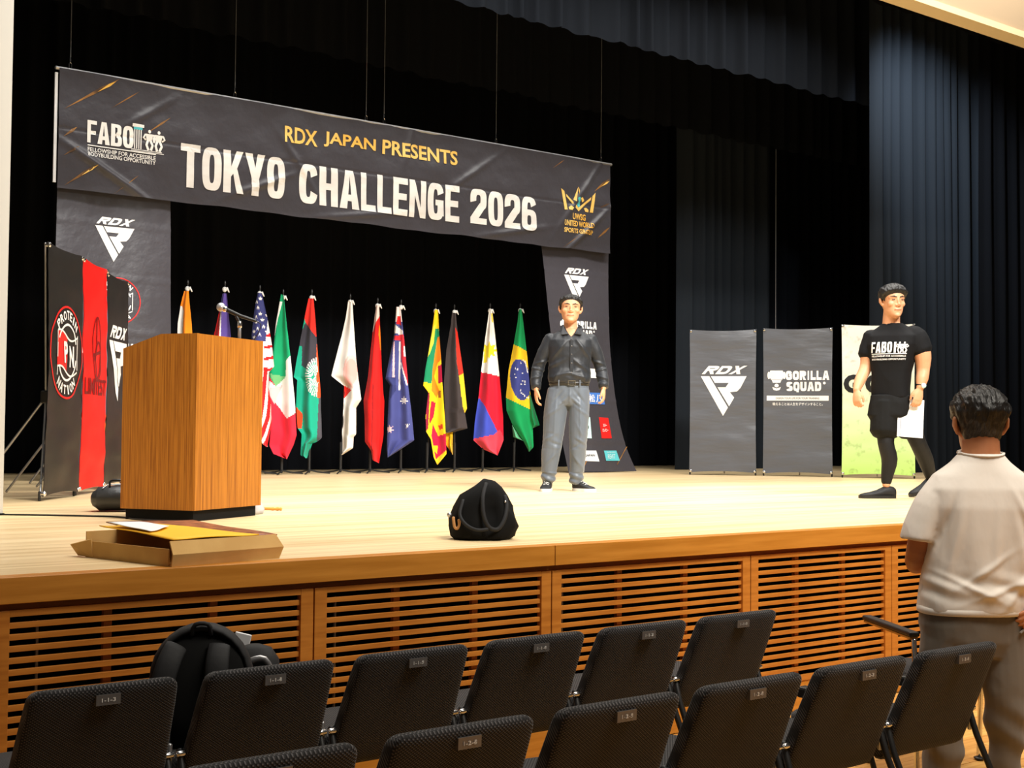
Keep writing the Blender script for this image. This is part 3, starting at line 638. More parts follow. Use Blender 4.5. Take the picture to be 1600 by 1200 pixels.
e, S_, W = stand_banner('charcoal upright banner with large white slashed triangle emblem, next to the block-lettered one', at_depth(1077, 16.55), at_depth(1181.5, 16.4), 1.79, 'standcloth', 1)
decal('emblem', place(EMB, .01, .96, .56), S_, M['white'], e, .1); decal('emblem_lettering', place(EMBT, .01, .96, .56), S_, M['white'], e, .1)
e, S_, W = stand_banner('charcoal upright banner with white block lettering and a white bar', at_depth(1192, 16.35), at_depth(1301, 16.15), 1.80, 'standcloth', 2)
decal('lettering', squad(.015, 1.12, .74), S_, M['white'], e, .1)
decal('white_bar', [poly([(-.37, .905), (.37, .905), (.37, .965), (-.37, .965)])], S_, M['white'], e, .1)
decal('bar_lettering', [text_polys('DESIGN YOUR LIFE FOR YOUR TRAINING', 0, .935, .52, .022)], lambda x, z: (S_(x, z)[0], S_(x, z)[1]-.003, S_(x, z)[2]), M['ink'], e, .1)
decal('slogan_lettering', [text_polys('鍛えることは人生をデザインすること。', 0, .865, .60, .036, bold=.01)], S_, M['white'], e, .1)
e, S_, W = stand_banner('pale upright banner fading to green at its foot, behind the walking man', at_depth(1315, 15.95), at_depth(1430, 15.75), 1.82, 'standgreen', 3)
decal('letter', [text_polys('G', -.30, 1.10, .20, .22, bold=.06), text_polys('O', -.04, 1.10, .22, .22, bold=.06)], S_, M['ink'], e, .1)
e, S_, W = stand_banner('black upright banner with round red and white emblem, beside the red banner', at_depth(62, 9.26), at_depth(117, 10.02), 1.80, 'standblack', 4)
rd = roundel(.0, 1.04, .335, 1.1)
for k_, m_ in (('red', 'red'), ('flag', 'red'), ('white', 'white')): decal('roundel_'+k_, rd[k_], S_, M[m_], e, .1)
decal('roundel_letters', rd['letter'], lambda x, z: (S_(x, z)[0], S_(x, z)[1]-.004, S_(x, z)[2]), M['white'], e, .1)
e, S_, W = stand_banner('bright red upright banner with dark emblem, between two black banners', at_depth(118, 10.08), at_depth(157, 10.85), 1.80, 'standred', 5)
decal('emblem', [ring_poly(0, 1.12, .14, .25, .02), stroke([(-.02, 1.35), (-.01, 1.15), (-.08, 1.02)], .03), ring_poly(.05, 1.02, .10, .16, .02), stroke([(-.12, 1.06), (.14, 1.10)], .025)], S_, M['darkred'], e, .1)
decal('lettering', [text_polys('LIMITEST', 0, .82, .70, .13, bold=.02)], S_, M['darkred'], e, .1)
e, S_, W = stand_banner('slate and orange upright banner mostly hidden behind the red banner', at_depth(150, 11.9), at_depth(166, 12.4), 1.72, 'standblue', 6)
decal('orange_print', [poly([(-.4, .05), (.4, .05), (.4, .62), (-.4, .62)])], S_, M['orange'], e, .1)
e, S_, W = stand_banner('black upright banner with white slashed triangle emblem, half behind the lectern', at_depth(157, 11.05), at_depth(190, 11.75), 1.80, 'standblack', 7)
decal('emblem', place(EMB, -.02, .98, .58), S_, M['white'], e, .1); decal('emblem_lettering', place(EMBT, -.02, .98, .58), S_, M['white'], e, .1)
# ------------------------------------------------------------------ flags
def inside(p, pl):
    x, y = p; r = False; n = len(pl)
    for i in range(n):
        x0, y0 = pl[i]; x1, y1 = pl[(i+1) % n]
        if (y0 > y) != (y1 > y) and x < (x1-x0)*(y-y0)/(y1-y0)+x0: r = not r
    return r
RED, WHT, GRN, BLU, YEL, BLK, ORG, NAVY = srgb(222, 30, 34), srgb(238, 234, 230), srgb(18, 150, 92), srgb(70, 78, 150), srgb(248, 206, 32), srgb(44, 40, 42), srgb(246, 138, 26), srgb(58, 62, 118)
def star(cx, cy, r, n=5, k=.42): return [(cx+(r if i % 2 == 0 else r*k)*math.sin(math.pi*i/n), cy-(r if i % 2 == 0 else r*k)*math.cos(math.pi*i/n)) for i in range(2*n)]
def oval(cx, cy, rx, ry, rot=0, n=24): return [(cx+rx*math.cos(a)*math.cos(rot)-ry*math.sin(a)*math.sin(rot), cy+rx*math.cos(a)*math.sin(rot)+ry*math.sin(a)*math.cos(rot)) for a in [2*math.pi*i/n for i in range(n)]]
def us_col():
    L = []
    for k in range(9): L.append(([(585, 335+k*33), (650, 300+k*33+20), (650, 317+k*33+20), (585, 352+k*33)], RED if k % 2 == 0 else WHT))
    L.append(([(500, 545), (640, 545), (650, 1000), (500, 1000)], WHT))
    for k in range(5): x = 560+k*36; L.append(([(x+25, 520), (x+45, 520), (x+25, 800), (x-30, 1000), (x-52, 1000), (x+5, 800)], RED))
    L.append(([(500, 60), (590, 60), (602, 240), (592, 372), (500, 372)], NAVY))
    for i, (x, y) in enumerate(((540, 148), (548, 182), (562, 217), (540, 235), (573, 252), (541, 266), (598, 225), (550, 302), (580, 290), (527, 318), (562, 335), (530, 352), (600, 320), (560, 130))): L.append((star(x, y, 13), WHT))
    return L
def malawi_sun():
    return [([(893+14*math.cos(a-.05), 578+24*math.sin(a-.05)), (893+70*math.cos(a-.045), 578+112*math.sin(a-.045)), (893+70*math.cos(a+.045), 578+112*math.sin(a+.045)), (893+14*math.cos(a+.05), 578+24*math.sin(a+.05))], WHT) for a in [math.pi/2+.12+i*.165 for i in range(18)]]
C4 = (250, 430, 3.635); C5 = (500, 440, 3.75)
FLAGS = [
 (286, 'orange, white and green flag', 7, (140, 45), C4, [([(125, 85), (150, 85), (158, 180), (168, 270), (175, 380), (182, 560), (176, 800), (150, 890), (105, 860), (92, 640), (88, 440), (92, 270), (106, 170)], ORG,
   [([(114, 170), (124, 200), (120, 420), (150, 640), (190, 640), (190, 900), (60, 900), (60, 170)], WHT), ([(60, 600), (120, 640), (150, 900), (60, 900)], GRN)])]),
 (347, 'purple and red flag with a white line', 0, (352, 50), C4, [([(343, 100), (368, 100), (385, 250), (398, 350), (420, 560), (405, 840), (370, 900), (320, 870), (290, 640), (285, 420), (297, 330), (322, 220)], srgb(92, 74, 150),
   [([(250, 60), (335, 60), (333, 250), (328, 900), (250, 900)], RED), ([(334, 200), (341, 200), (341, 900), (326, 900)], WHT), ([(332, 150), (342, 100), (340, 180), (326, 230)], NAVY)])]),
 (402, 'starred and striped red, white and blue flag', 0, (552, 75), C4, [([(543, 98), (566, 98), (600, 240), (628, 400), (642, 515), (614, 548), (612, 620), (628, 740), (634, 840), (612, 972), (585, 955), (548, 900), (530, 700), (518, 500), (512, 340), (526, 200)], WHT, us_col())]),
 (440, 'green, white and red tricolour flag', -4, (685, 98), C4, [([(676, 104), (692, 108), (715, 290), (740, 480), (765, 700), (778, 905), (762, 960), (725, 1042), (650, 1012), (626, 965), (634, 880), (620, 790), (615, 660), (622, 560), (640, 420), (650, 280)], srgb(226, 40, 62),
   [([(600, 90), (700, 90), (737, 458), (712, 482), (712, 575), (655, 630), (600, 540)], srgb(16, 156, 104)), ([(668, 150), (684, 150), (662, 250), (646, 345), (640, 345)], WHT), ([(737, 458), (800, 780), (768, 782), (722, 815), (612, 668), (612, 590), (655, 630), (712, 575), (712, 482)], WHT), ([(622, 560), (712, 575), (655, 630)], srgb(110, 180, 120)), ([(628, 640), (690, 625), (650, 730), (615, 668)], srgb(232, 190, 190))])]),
 (483, 'red, black and green flag with a white rising sun', 0, (848, 100), C4, [([(834, 130), (861, 130), (872, 240), (880, 350), (892, 500), (905, 650), (912, 800), (918, 922), (890, 946), (866, 950), (835, 1038), (800, 1022), (806, 900), (782, 868), (772, 740), (778, 595), (757, 580), (775, 470), (793, 360), (815, 235)], srgb(24, 164, 134),
   [([(800, 100), (880, 100), (890, 360), (876, 345), (820, 272), (812, 240)], srgb(232, 48, 40)), ([(812, 280), (820, 270), (884, 356), (890, 460), (835, 538), (797, 512), (800, 405), (786, 400), (795, 330)], srgb(60, 58, 68)),
    ([(883, 350), (900, 500), (912, 680), (905, 715), (888, 690), (880, 470)], srgb(236, 84, 40))]+malawi_sun()+[([(895, 700), (908, 690), (925, 930), (888, 960), (893, 900)], srgb(78, 76, 84)), ([(765, 740), (808, 790), (803, 872), (765, 872)], srgb(236, 70, 30))])]),
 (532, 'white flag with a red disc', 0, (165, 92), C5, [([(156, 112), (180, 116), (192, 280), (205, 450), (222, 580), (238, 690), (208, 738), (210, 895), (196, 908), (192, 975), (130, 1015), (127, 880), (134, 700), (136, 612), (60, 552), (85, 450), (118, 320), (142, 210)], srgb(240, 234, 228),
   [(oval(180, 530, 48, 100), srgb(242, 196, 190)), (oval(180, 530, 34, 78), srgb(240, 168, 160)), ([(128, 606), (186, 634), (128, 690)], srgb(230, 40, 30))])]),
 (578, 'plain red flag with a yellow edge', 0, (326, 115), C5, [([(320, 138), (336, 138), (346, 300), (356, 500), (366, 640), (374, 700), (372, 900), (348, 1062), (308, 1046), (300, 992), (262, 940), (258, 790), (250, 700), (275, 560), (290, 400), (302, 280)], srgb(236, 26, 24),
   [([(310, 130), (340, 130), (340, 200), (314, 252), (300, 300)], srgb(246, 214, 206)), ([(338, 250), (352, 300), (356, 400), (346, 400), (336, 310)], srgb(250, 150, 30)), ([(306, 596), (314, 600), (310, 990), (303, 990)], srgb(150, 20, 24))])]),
 (626, 'navy flag with white stars and a red and white corner', 0, (464, 125), C5, [([(438, 148), (462, 148), (485, 320), (500, 470), (514, 610), (535, 770), (552, 930), (470, 986), (400, 1031), (393, 990), (396, 800), (400, 700), (406, 610), (380, 572), (400, 450), (425, 320), (432, 230)], srgb(72, 78, 140),
   [([(425, 150), (470, 150), (475, 235), (428, 240)], srgb(240, 226, 224)), ([(446, 200), (464, 200), (468, 255), (440, 250)], RED), ([(426, 248), (480, 290), (478, 318), (426, 300)], WHT), ([(426, 318), (482, 312), (486, 330), (468, 346), (426, 346)], srgb(222, 50, 60)),
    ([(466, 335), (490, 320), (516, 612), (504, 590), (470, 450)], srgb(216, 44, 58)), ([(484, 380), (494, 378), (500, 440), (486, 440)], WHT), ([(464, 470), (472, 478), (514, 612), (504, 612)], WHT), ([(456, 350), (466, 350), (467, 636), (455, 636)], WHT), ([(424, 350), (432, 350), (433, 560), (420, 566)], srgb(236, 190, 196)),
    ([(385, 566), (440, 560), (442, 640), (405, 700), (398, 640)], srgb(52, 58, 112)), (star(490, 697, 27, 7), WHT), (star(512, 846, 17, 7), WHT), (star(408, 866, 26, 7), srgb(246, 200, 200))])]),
 (667, 'yellow, green, orange and maroon flag with a lion', 0, (668, 148), C5, [([(664, 164), (683, 164), (692, 320), (704, 450), (714, 600), (734, 850), (742, 1010), (690, 1074), (668, 1030), (650, 925), (622, 880), (618, 790), (632, 650), (602, 612), (614, 510), (630, 420), (652, 270)], srgb(248, 208, 30),
   [([(668, 275), (688, 275), (694, 330), (680, 350), (668, 460), (648, 600), (600, 588), (624, 450), (655, 370)], srgb(24, 140, 96)), ([(652, 270), (670, 250), (660, 360), (636, 430), (628, 430)], srgb(236, 224, 70)), ([(680, 330), (694, 320), (707, 455), (682, 480), (664, 560), (694, 640), (680, 682), (650, 640), (654, 520)], srgb(246, 130, 24)),
    ([(685, 498), (708, 485), (714, 590), (690, 600)], srgb(176, 20, 60)), ([(620, 660), (640, 650), (634, 860), (620, 880)], srgb(150, 30, 60)), ([(650, 700), (674, 712), (664, 790), (640, 840), (640, 780)], srgb(186, 24, 60)), ([(660, 835), (690, 905), (738, 890), (742, 985), (680, 1042), (652, 900)], srgb(196, 24, 66)), ([(664, 960), (690, 960), (686, 1010), (668, 990)], srgb(248, 208, 30)), ([(690, 845), (718, 835), (720, 862), (700, 870)], srgb(200, 60, 30)), ([(685, 645), (705, 640), (705, 685), (690, 680)], srgb(150, 90, 30))])]),
 (710, 'black, red and gold flag', 0, (778, 155), C5, [([(766, 184), (787, 184), (800, 310), (835, 540), (858, 745), (846, 770), (862, 862), (780, 884), (735, 890), (722, 600), (735, 400), (758, 260)], srgb(64, 56, 56),
   [([(785, 270), (800, 300), (840, 540), (812, 562), (798, 480)], srgb(232, 46, 30)), ([(810, 556), (842, 532), (870, 750), (845, 772), (834, 735)], srgb(250, 206, 40))]), ([(735, 870), (777, 870), (776, 1016), (738, 960)], srgb(246, 196, 30), [])]),
 (754, 'white, red and blue flag with a yellow sun', 0, (988, 148), C5, [([(984, 160), (999, 162), (1015, 280), (1045, 540), (1070, 790), (1074, 930), (1040, 1020), (955, 985), (897, 932), (905, 820), (925, 680), (940, 520), (960, 340), (975, 230)], srgb(216, 26, 52),
   [([(930, 140), (1060, 140), (1060, 558), (1048, 557), (940, 533), (930, 533)], srgb(242, 238, 232)), (star(985, 405, 52, 8, .55), srgb(244, 216, 40)), ([(955, 400), (985, 395), (972, 480), (952, 475)], srgb(244, 216, 40)), ([(994, 190), (1002, 190), (1008, 240), (998, 236)], srgb(250, 210, 60)),
    ([(927, 682), (968, 738), (1038, 880), (1020, 897), (890, 928), (900, 800)], srgb(64, 80, 190)), ([(890, 926), (1020, 897), (1050, 868), (1080, 920), (1045, 1030), (955, 990)], srgb(232, 70, 88))])]),
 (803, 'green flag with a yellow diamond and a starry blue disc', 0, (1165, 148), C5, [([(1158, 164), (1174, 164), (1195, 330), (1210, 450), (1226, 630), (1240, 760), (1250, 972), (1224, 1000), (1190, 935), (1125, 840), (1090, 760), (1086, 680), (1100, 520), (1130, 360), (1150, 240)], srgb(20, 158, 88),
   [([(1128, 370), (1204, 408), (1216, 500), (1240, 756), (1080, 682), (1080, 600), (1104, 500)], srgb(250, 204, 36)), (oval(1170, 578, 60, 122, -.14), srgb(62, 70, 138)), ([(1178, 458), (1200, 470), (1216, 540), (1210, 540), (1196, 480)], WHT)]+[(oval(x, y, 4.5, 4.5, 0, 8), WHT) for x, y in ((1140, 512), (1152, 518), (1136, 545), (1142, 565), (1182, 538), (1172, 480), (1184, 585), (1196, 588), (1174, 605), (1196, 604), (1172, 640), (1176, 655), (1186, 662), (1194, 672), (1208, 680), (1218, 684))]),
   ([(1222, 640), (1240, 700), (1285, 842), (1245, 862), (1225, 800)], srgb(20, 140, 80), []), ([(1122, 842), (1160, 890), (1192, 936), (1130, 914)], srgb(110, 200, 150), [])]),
]
def flag(bx, what, _, top, crop, layers, idx):
    by = 741-(bx-440)*.011; base = ony(bx, by, 13.6); base.z = STAGE; s = F_PX/depth(base)
    e = empty('flag_stand', base, -YAW, label='limp '+what+' on a black pole', cat='flag', group='national flags in a row')
    loc = lambda p: V(((crop[0]+p[0]/crop[2]-bx)/s, 0, (by-(crop[1]+p[1]/crop[2]))/s))
    tp = loc(top); tp.z = max(tp.z, 1.9)
    G().tube([(0, 0, .02), (tp.x*.25, 0, tp.z*.3), (tp.x, 0, tp.z)], [.011, .010, .007], 8).obj('pole', M['rubber'], e)
    G().tube([(0, 0, .03), (0, 0, .36)], .015, 8).obj('pole_sleeve', M['rubber'], e)
    for k in range(3):
        a = .5+k*2.094; G().tube([(0, 0, .05), (.10*math.cos(a), .10*math.sin(a), .025), (.25*math.cos(a), .25*math.sin(a), .010)], .009, 6).obj('leg', M['rubber'], e)
    G().ball(tp+V((0, 0, .02)), (.012, .012, .03), 8, 6).obj('finial', M['rubber'], e)
    g = G(); t2 = tp+V((.0, -.02, -.05)); g.ball(t2, (.028, .022, .03), 8, 6); g.tube([t2, t2+V((.03, -.01, .012)), t2+V((.05, 0, -.03))], [.016, .014, .006], 6); g.obj('tie', M['white'], e, True)
    for li, (out, c0, cols) in enumerate(layers):
        ys = [p[1] for p in out]; y0, y1 = min(ys)+.5, max(ys)-.5; NR = 130; NC = 44
        vs = []; fcol = []; fs = []; rows = 0
        for j in range(NR+1):
            y = y0+(y1-y0)*j/NR; xs = []
            for i in range(len(out)):
                (xa, ya), (xb, yb_) = out[i], out[(i+1) % len(out)]
                if (ya > y) != (yb_ > y): xs.append(xa+(xb-xa)*(y-ya)/(yb_-ya))
            xs.sort(); xa, xb = xs[0], xs[-1]
            for i in range(NC+1):
                x = xa+(xb-xa)*i/NC; p = loc((x, y)); t = j/NR; u = i/NC
                amp = .045*min(1, .15+t*1.6)
                p.y = -.048+amp*math.sin(u*math.pi*(2.3+.5*math.sin(idx*2.1))+idx*1.3+t*1.1)-amp*.6*math.sin(math.pi*u)+.012*nz(x*.02, y*.012, idx)+(.035 if li else 0)
                vs.append(p)
        for j in range(NR):
            for i in range(NC):
                k = j*(NC+1)+i; fs.append((k, k+NC+1, k+NC+2, k+1))
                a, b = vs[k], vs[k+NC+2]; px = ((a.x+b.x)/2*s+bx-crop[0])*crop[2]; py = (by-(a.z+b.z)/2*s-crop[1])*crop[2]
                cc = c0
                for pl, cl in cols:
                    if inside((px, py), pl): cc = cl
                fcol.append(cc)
        me = bpy.data.meshes.new('cloth'); me.from_pydata([tuple(v) for v in vs], [], fs); me.update()
        at = me.color_attributes.new('print', 'FLOAT_COLOR', 'CORNER')
        buf = []
        for cc in fcol: buf += [cc[0], cc[1], cc[2], 1]*4
        at.data.foreach_set('color', buf)
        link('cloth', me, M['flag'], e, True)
for i, fdef in enumerate(FLAGS): flag(*fdef, i)
# ================================================================== PEOPLE
def creases(lst, front=-1):
    """ridges (x, z, angle, half length, half width, height) pressed into the side facing front*y"""
    def d(p, n):
        if n.y*front < .05: return 0
        a = 0
        for x, z, an, ln, wd, am in lst:
            dx, dz = p.x-x, p.z-z; u = dx*math.cos(an)+dz*math.sin(an); v = -dx*math.sin(an)+dz*math.cos(an)
            a += am*math.exp(-(u/ln)**2)*math.exp(-(v/wd)**2)
        return a
    return d
def folds(amp, fx=7, fz=9, seed=0):
    def d(p, n):
        a = nz(p.x*fx+p.z*fz*.5, p.y*fx, p.z*fz+seed); b = nz(p.x*fx*2.1-p.z*fz, p.y*fx*2, p.z*fz*.8+seed+9)
        return amp*((1-2.2*abs(a))*.6+.5*b)
    return d
HEAD = [(-.120, .016, .082, -.050), (-.112, .034, .090, -.030), (-.095, .050, .094, .0), (-.07, .061, .094, .04), (-.04, .067, .092, .068), (-.01, .070, .091, .086), (.02, .073, .092, .097), (.05, .074, .090, .100), (.075, .070, .082, .093), (.095, .060, .068, .078), (.110, .042, .047, .055), (.119, .015, .018, .020)]
def head_at(z):
    z = max(HEAD[0][0], min(HEAD[-1][0], z))
    for a, b in zip(HEAD, HEAD[1:]):
        if z <= b[0]:
            t = (z-a[0])/(b[0]-a[0]); return [a[i]+(b[i]-a[i])*t for i in (1, 2, 3)]
def head(g, c, rot, s=1, ear=1):
    k = len(g.v)
    g.rings([(z, 0, 0, w_, f, b, 2.25) for z, w_, f, b in HEAD], 30)
    g.tube([(0, -.082, .036), (0, -.094, .012), (0, -.106, -.018), (0, -.100, -.030)], [(.008, .009), (.009, .010), (.013, .011), (.012, .008)], 10, hint=(0, 0, 1))
    for x in (-1, 1):
        g.ball((x*.013, -.096, -.024), (.009, .010, .008), 10, 7)
        g.tube([(x*.010, -.088, .036), (x*.034, -.084, .040), (x*.056, -.066, .032)], [(.007, .008)]*3, 8)
        g.ball((x*.040, -.064, -.014), (.026, .024, .024), 12, 8)
        g.tube([(x*.075, .008, -.026), (x*.088, .016, .002), (x*.088, .022, .030)], [(.007, .012), (.008, .021), (.007, .018)], 10)
    g.ball((0, -.091, -.052), (.024, .009, .006), 12, 7); g.ball((0, -.090, -.063), (.021, .010, .007), 12, 7); g.ball((0, -.084, -.098), (.024, .016, .016), 12, 8)
    m = Matrix.Translation(c) @ rot.to_4x4() @ Matrix.Diagonal((*(s if isinstance(s, tuple) else (s, s, s)), 1)); g.xf(m, k); return m
def face_parts(par, m, open_eye=.0042):
    for x in (-1, 1):
        g = G().ball((x*.031, -.0845, .019), (.0135, .006, open_eye), 12, 7); g.xf(m); g.obj('eye', M['eye'], par, True)
        g = G().tube([(x*.012, -.0915, .037), (x*.032, -.0905, .044), (x*.053, -.073, .038)], [.0045, .0055, .0035], 6); g.xf(m); g.obj('eyebrow', M['hair'], par, True)
    g = G().tube([(-.025, -.0935, -.0565), (0, -.101, -.0575), (.025, -.0935, -.0565)], [(.003, .003), (.0035, .004), (.003, .003)], 6); g.xf(m); g.obj('lips', M['lip'], par, True)
def hair(par, m, front=.062, side=.010, back=-.075, thick=.020, rough=.005, top=.012, seed=0, name='hair', sthick=.004):
    nt_, nr = 96, 60; vs = []; fs = []
    for j in range(nr+1):
        z = -.10+.219*min(1, j/(nr-1)) if j < nr else .1195
        w_, f, b = head_at(z)
        for i in range(nt_):
            th = 2*math.pi*i/nt_; c, q = math.cos(th), math.sin(th)         # q<0 is the face
            x = w_*math.copysign(abs(c)**(2/2.25), c); y = (b if q > 0 else f)*math.copysign(abs(q)**(2/2.25), q)
            k = (1-q)/2                                                    # 1 front .. 0 back
            hl = (side+(front-side)*max(0, (k-.5)*2)**.6) if k > .5 else side+(back-side)*((.5-k)*2)**.7
            if .42 < k < .60: hl = side+.012*math.sin((k-.42)/.18*math.pi)
            mk = max(0, min(1, (z-hl)/(.012+.02*k))); mk = mk*mk*(3-2*mk)
            n_ = V((x/.0055, y/.0085, z/.0140)).normalized()
            up = max(0, min(1, (z+.03+.02*k)/.11)); up = up*up*(3-2*up)
            d = (-.008+(.008+sthick+(thick-sthick)*up+top*up*k)*mk)+mk*rough*(.3+up)*(nz(x*120+seed, y*30, z*30)*.7+.35*nz(x*40, y*22+seed, z*20)+.25*nz(x*200, y*60, z*60))
            vs.append(V((x, y, z))+n_*d)
    for j in range(nr):
        for i in range(nt_): fs.append((j*nt_+i, j*nt_+(i+1) % nt_, (j+1)*nt_+(i+1) % nt_, (j+1)*nt_+i))
    fs.append(tuple(range(nt_-1, -1, -1))); fs.append(tuple(nr*nt_+i for i in range(nt_)))
    g = G().add(vs, fs); g.xf(m); return g.obj(name, M['hair'], par, True)
def hand(g, wr, d, n, th, s=1, curl=.35, grip=0):
    """wr wrist, d along the fingers, n the way the palm faces, th towards the thumb"""
    wr, d, n, th = V(wr), V(d).normalized(), V(n).normalized(), V(th).normalized()
    n = (n-d*n.dot(d)).normalized(); th = (th-d*th.dot(d)-n*th.dot(n)).normalized()
    P = lambda a, b, c: wr+(d*a+th*b+n*c)*s
    g.tube([P(-.02, 0, 0), P(.015, 0, 0), P(.05, .002, 0), P(.088, 0, .002)], [(.024*s, .018*s), (.028*s, .016*s), (.038*s, .015*s), (.038*s, .011*s)], 12, hint=n)
    for off, ln, ex in ((.029, .068, 0), (.0098, .076, .04), (-.0095, .071, .1), (-.0275, .056, .18)):
        p = P(.082, off, .001); dd = d.copy(); pts = [p]
        ang = curl*.6+ex*curl
        for k, f in enumerate((.45, .32, .25)):
            ang += (curl*(.55+.5*k)+grip*.5) if k else 0
            v = d*math.cos(ang)+n*math.sin(ang)+th*off*.8; pts.append(pts[-1]+v.normalized()*ln*f*s)
        g.tube(pts, [.0088*s, .0085*s, .0078*s, .0065*s], 8)
    g.tube([P(.018, .022, .004), P(.045, .042, .012), P(.070, .047, .020), P(.092, .042, .028)], [.013*s, .0115*s, .0098*s, .0078*s], 8)
def shoe(par, heel, toe, w_=.045, h_=.085, sole='sole', tip=0, lace=False):
    heel, toe = V(heel), V(toe); d = toe-heel; L = d.length; rz = math.atan2(d.y, d.x)
    g = G(); secs = []
    for t, hw, hz in ((0, .6, .78), (.06, .78, .92), (.18, .82, 1.0), (.32, .84, .92), (.5, .95, .66), (.7, 1.05, .5), (.86, .95, .42), (.96, .7, .34), (1, .35, .25)):
        secs.append((t, hw*w_, hz*h_))
    n_ = 16; vs = []; fs = []
    for t, hw, hz in secs:
        for j in range(n_):
            a = 2*math.pi*j/n_; c, q = math.cos(a), math.sin(a); zz = .012+(hz-.012)*(.5+.5*math.copysign(abs(q)**.75, q))
            vs.append((t*L, hw*math.copysign(abs(c)**.75, c), zz))
    for i in range(len(secs)-1):
        for j in range(n_): fs.append((i*n_+j, i*n_+(j+1) % n_, (i+1)*n_+(j+1) % n_, (i+1)*n_+j))
    fs.append(tuple(range(n_-1, -1, -1))); fs.append(tuple((len(secs)-1)*n_+j for j in range(n_)))
    mt = Matrix.Translation(heel) @ Matrix.Rotation(rz, 4, 'Z') @ Matrix.Rotation(tip, 4, 'Y')
    g.add(vs, fs).xf(mt); o = g.obj('shoe', M['shoe'], par, True)
    vs = []; fs = []
    for z in (.0, .024):
        for i in range(28):
            a = 2*math.pi*i/28; c, q = math.cos(a), math.sin(a); x = L/2+(L/2+.008)*math.copysign(abs(c)**.8, c); ww = w_*(1.02 if x > L*.5 else .88)+.004
            vs.append((x, ww*math.copysign(abs(q)**.7, q), z))
    for i in range(28): fs.append((i, (i+1) % 28, 28+(i+1) % 28, 28+i))
    fs.append(tuple(range(27, -1, -1))); fs.append(tuple(range(28, 56)))
    G().add(vs, fs).xf(mt).obj('sole', M[sole], o)
    if lace:
        for k in range(3): G().tube([(L*(.42+.09*k), -.022, h_*(.80-.12*k)), (L*(.42+.09*k), 0, h_*(.88-.12*k)), (L*(.42+.09*k), .022, h_*(.80-.12*k))], .0035, 6).xf(mt).obj('lace', M['sole'], o)
    return o
def stage_at(px, py): return onz(px, py, STAGE)
# ------------------------------------------------------------------ man in the black shirt
p = at_depth(882, 11.62); p1 = empty('person', p, -YAW, label='man in black button shirt and grey trousers standing square before the banner', cat='person')
body = G()
hm = head(body, V((.040, -.01, 1.553)), Matrix.Rotation(.04, 3, 'Y') @ Matrix.Rotation(-.03, 3, 'X'), (1.12, 1.08, .98))
body.tube([(.043, .028, 1.33), (.042, .022, 1.42), (.040, .012, 1.50)], [(.075, .07), (.058, .060), (.056, .062)], 16)
body.rings([(.80, .03, 0, .15, .10, .10, 2.4), (.95, .033, 0, .148, .10, .095, 2.4), (1.15, .036, 0, .160, .105, .105, 2.4), (1.30, .04, .0, .155, .108, .105, 2.5), (1.35, .043, .01, .10, .082, .08, 2.2), (1.39, .043, .015, .065, .062, .06, 2)])
sh1 = {'L': [(-.115, .01, 1.305), (-.180, .012, 1.19), (-.236, .02, 1.045), (-.25, -.02, .955), (-.252, -.06, .872)], 'R': [(.198, .01, 1.305), (.258, .012, 1.19), (.305, .02, 1.05), (.32, -.02, .965), (.325, -.06, .882)]}
for k in 'LR': body.tube(sh1[k], [.052, .045, .038, .036, .025], 14, sub=3)
lg1 = {'L': [(-.05, 0, .86), (-.085, -.005, .66), (-.105, -.01, .44), (-.125, .0, .26), (-.142, .012, .09)], 'R': [(.115, 0, .86), (.118, -.02, .66), (.112, -.03, .44), (.108, -.01, .26), (.10, .012, .09)]}
for k in 'LR': body.tube(lg1[k], [.08, .07, .052, .05, .036], 14, sub=2)
hand(body, (-.252, -.062, .868), (.03, -.12, -1), (1, .15, 0), (.1, -1, 0), 1.0, .38)
hand(body, (.325, -.062, .878), (.02, -.14, -1), (-1, .2, 0), (-.1, -1, 0), 1.0, .55)
remesh('body', body, M['skin'], p1, .0050, 3)
face_parts(p1, hm, .0034); hair(p1, hm, .070, -.002, -.06, .017, .007, .003, 3, sthick=.0025)
g = G(); g.rings([(.915, .033, .0, .160, .11, .105, 2.4), (.935, .033, -.005, .176, .126, .115, 2.4), (.97, .033, -.006, .182, .130, .118, 2.4), (1.05, .034, 0, .176, .122, .115, 2.4), (1.14, .036, 0, .181, .122, .12, 2.4), (1.23, .038, 0, .190, .128, .125, 2.5), (1.29, .04, .0, .186, .118, .12, 2.6), (1.335, .042, .01, .158, .096, .10, 2.4), (1.368, .044, .018, .105, .080, .085, 2.2), (1.388, .045, .02, .076, .070, .074, 2)])
for k in 'LR': g.tube(sh1[k][:4]+[(sh1[k][4][0], sh1[k][4][1]+.004, sh1[k][4][2]+.012)], [(.066, .070), (.058, .062), (.050, .054), (.048, .050), (.036, .038)], 16, sub=3)
sc1 = creases([(-.06, 1.20, .9, .10, .014, .010), (.14, 1.22, 2.2, .10, .014, .010), (-.09, 1.08, .5, .09, .016, .010), (.13, 1.07, 2.5, .10, .016, .011), (.0, 1.0, .25, .10, .014, .010), (.09, .985, 2.9, .08, .014, .010), (-.08, .975, 1.1, .05, .012, .010), (.15, .97, 1.9, .05, .012, .010), (-.21, 1.10, .3, .05, .010, .009), (-.235, 1.04, -.2, .05, .010, .010), (-.245, .97, .3, .05, .010, .009), (.285, 1.10, 2.8, .05, .010, .009), (.31, 1.04, .2, .05, .010, .010), (.32, .97, 2.8, .05, .010, .009)])
def shirt_fold(p_, n_):
    a = folds(.006, 9, 6, 1)(p_, n_)+sc1(p_, n_)
    if n_.y < -.2 and p_.z > 1.318 and abs(p_.x-.045) < (p_.z-1.318)*.75: a -= .075
    return a
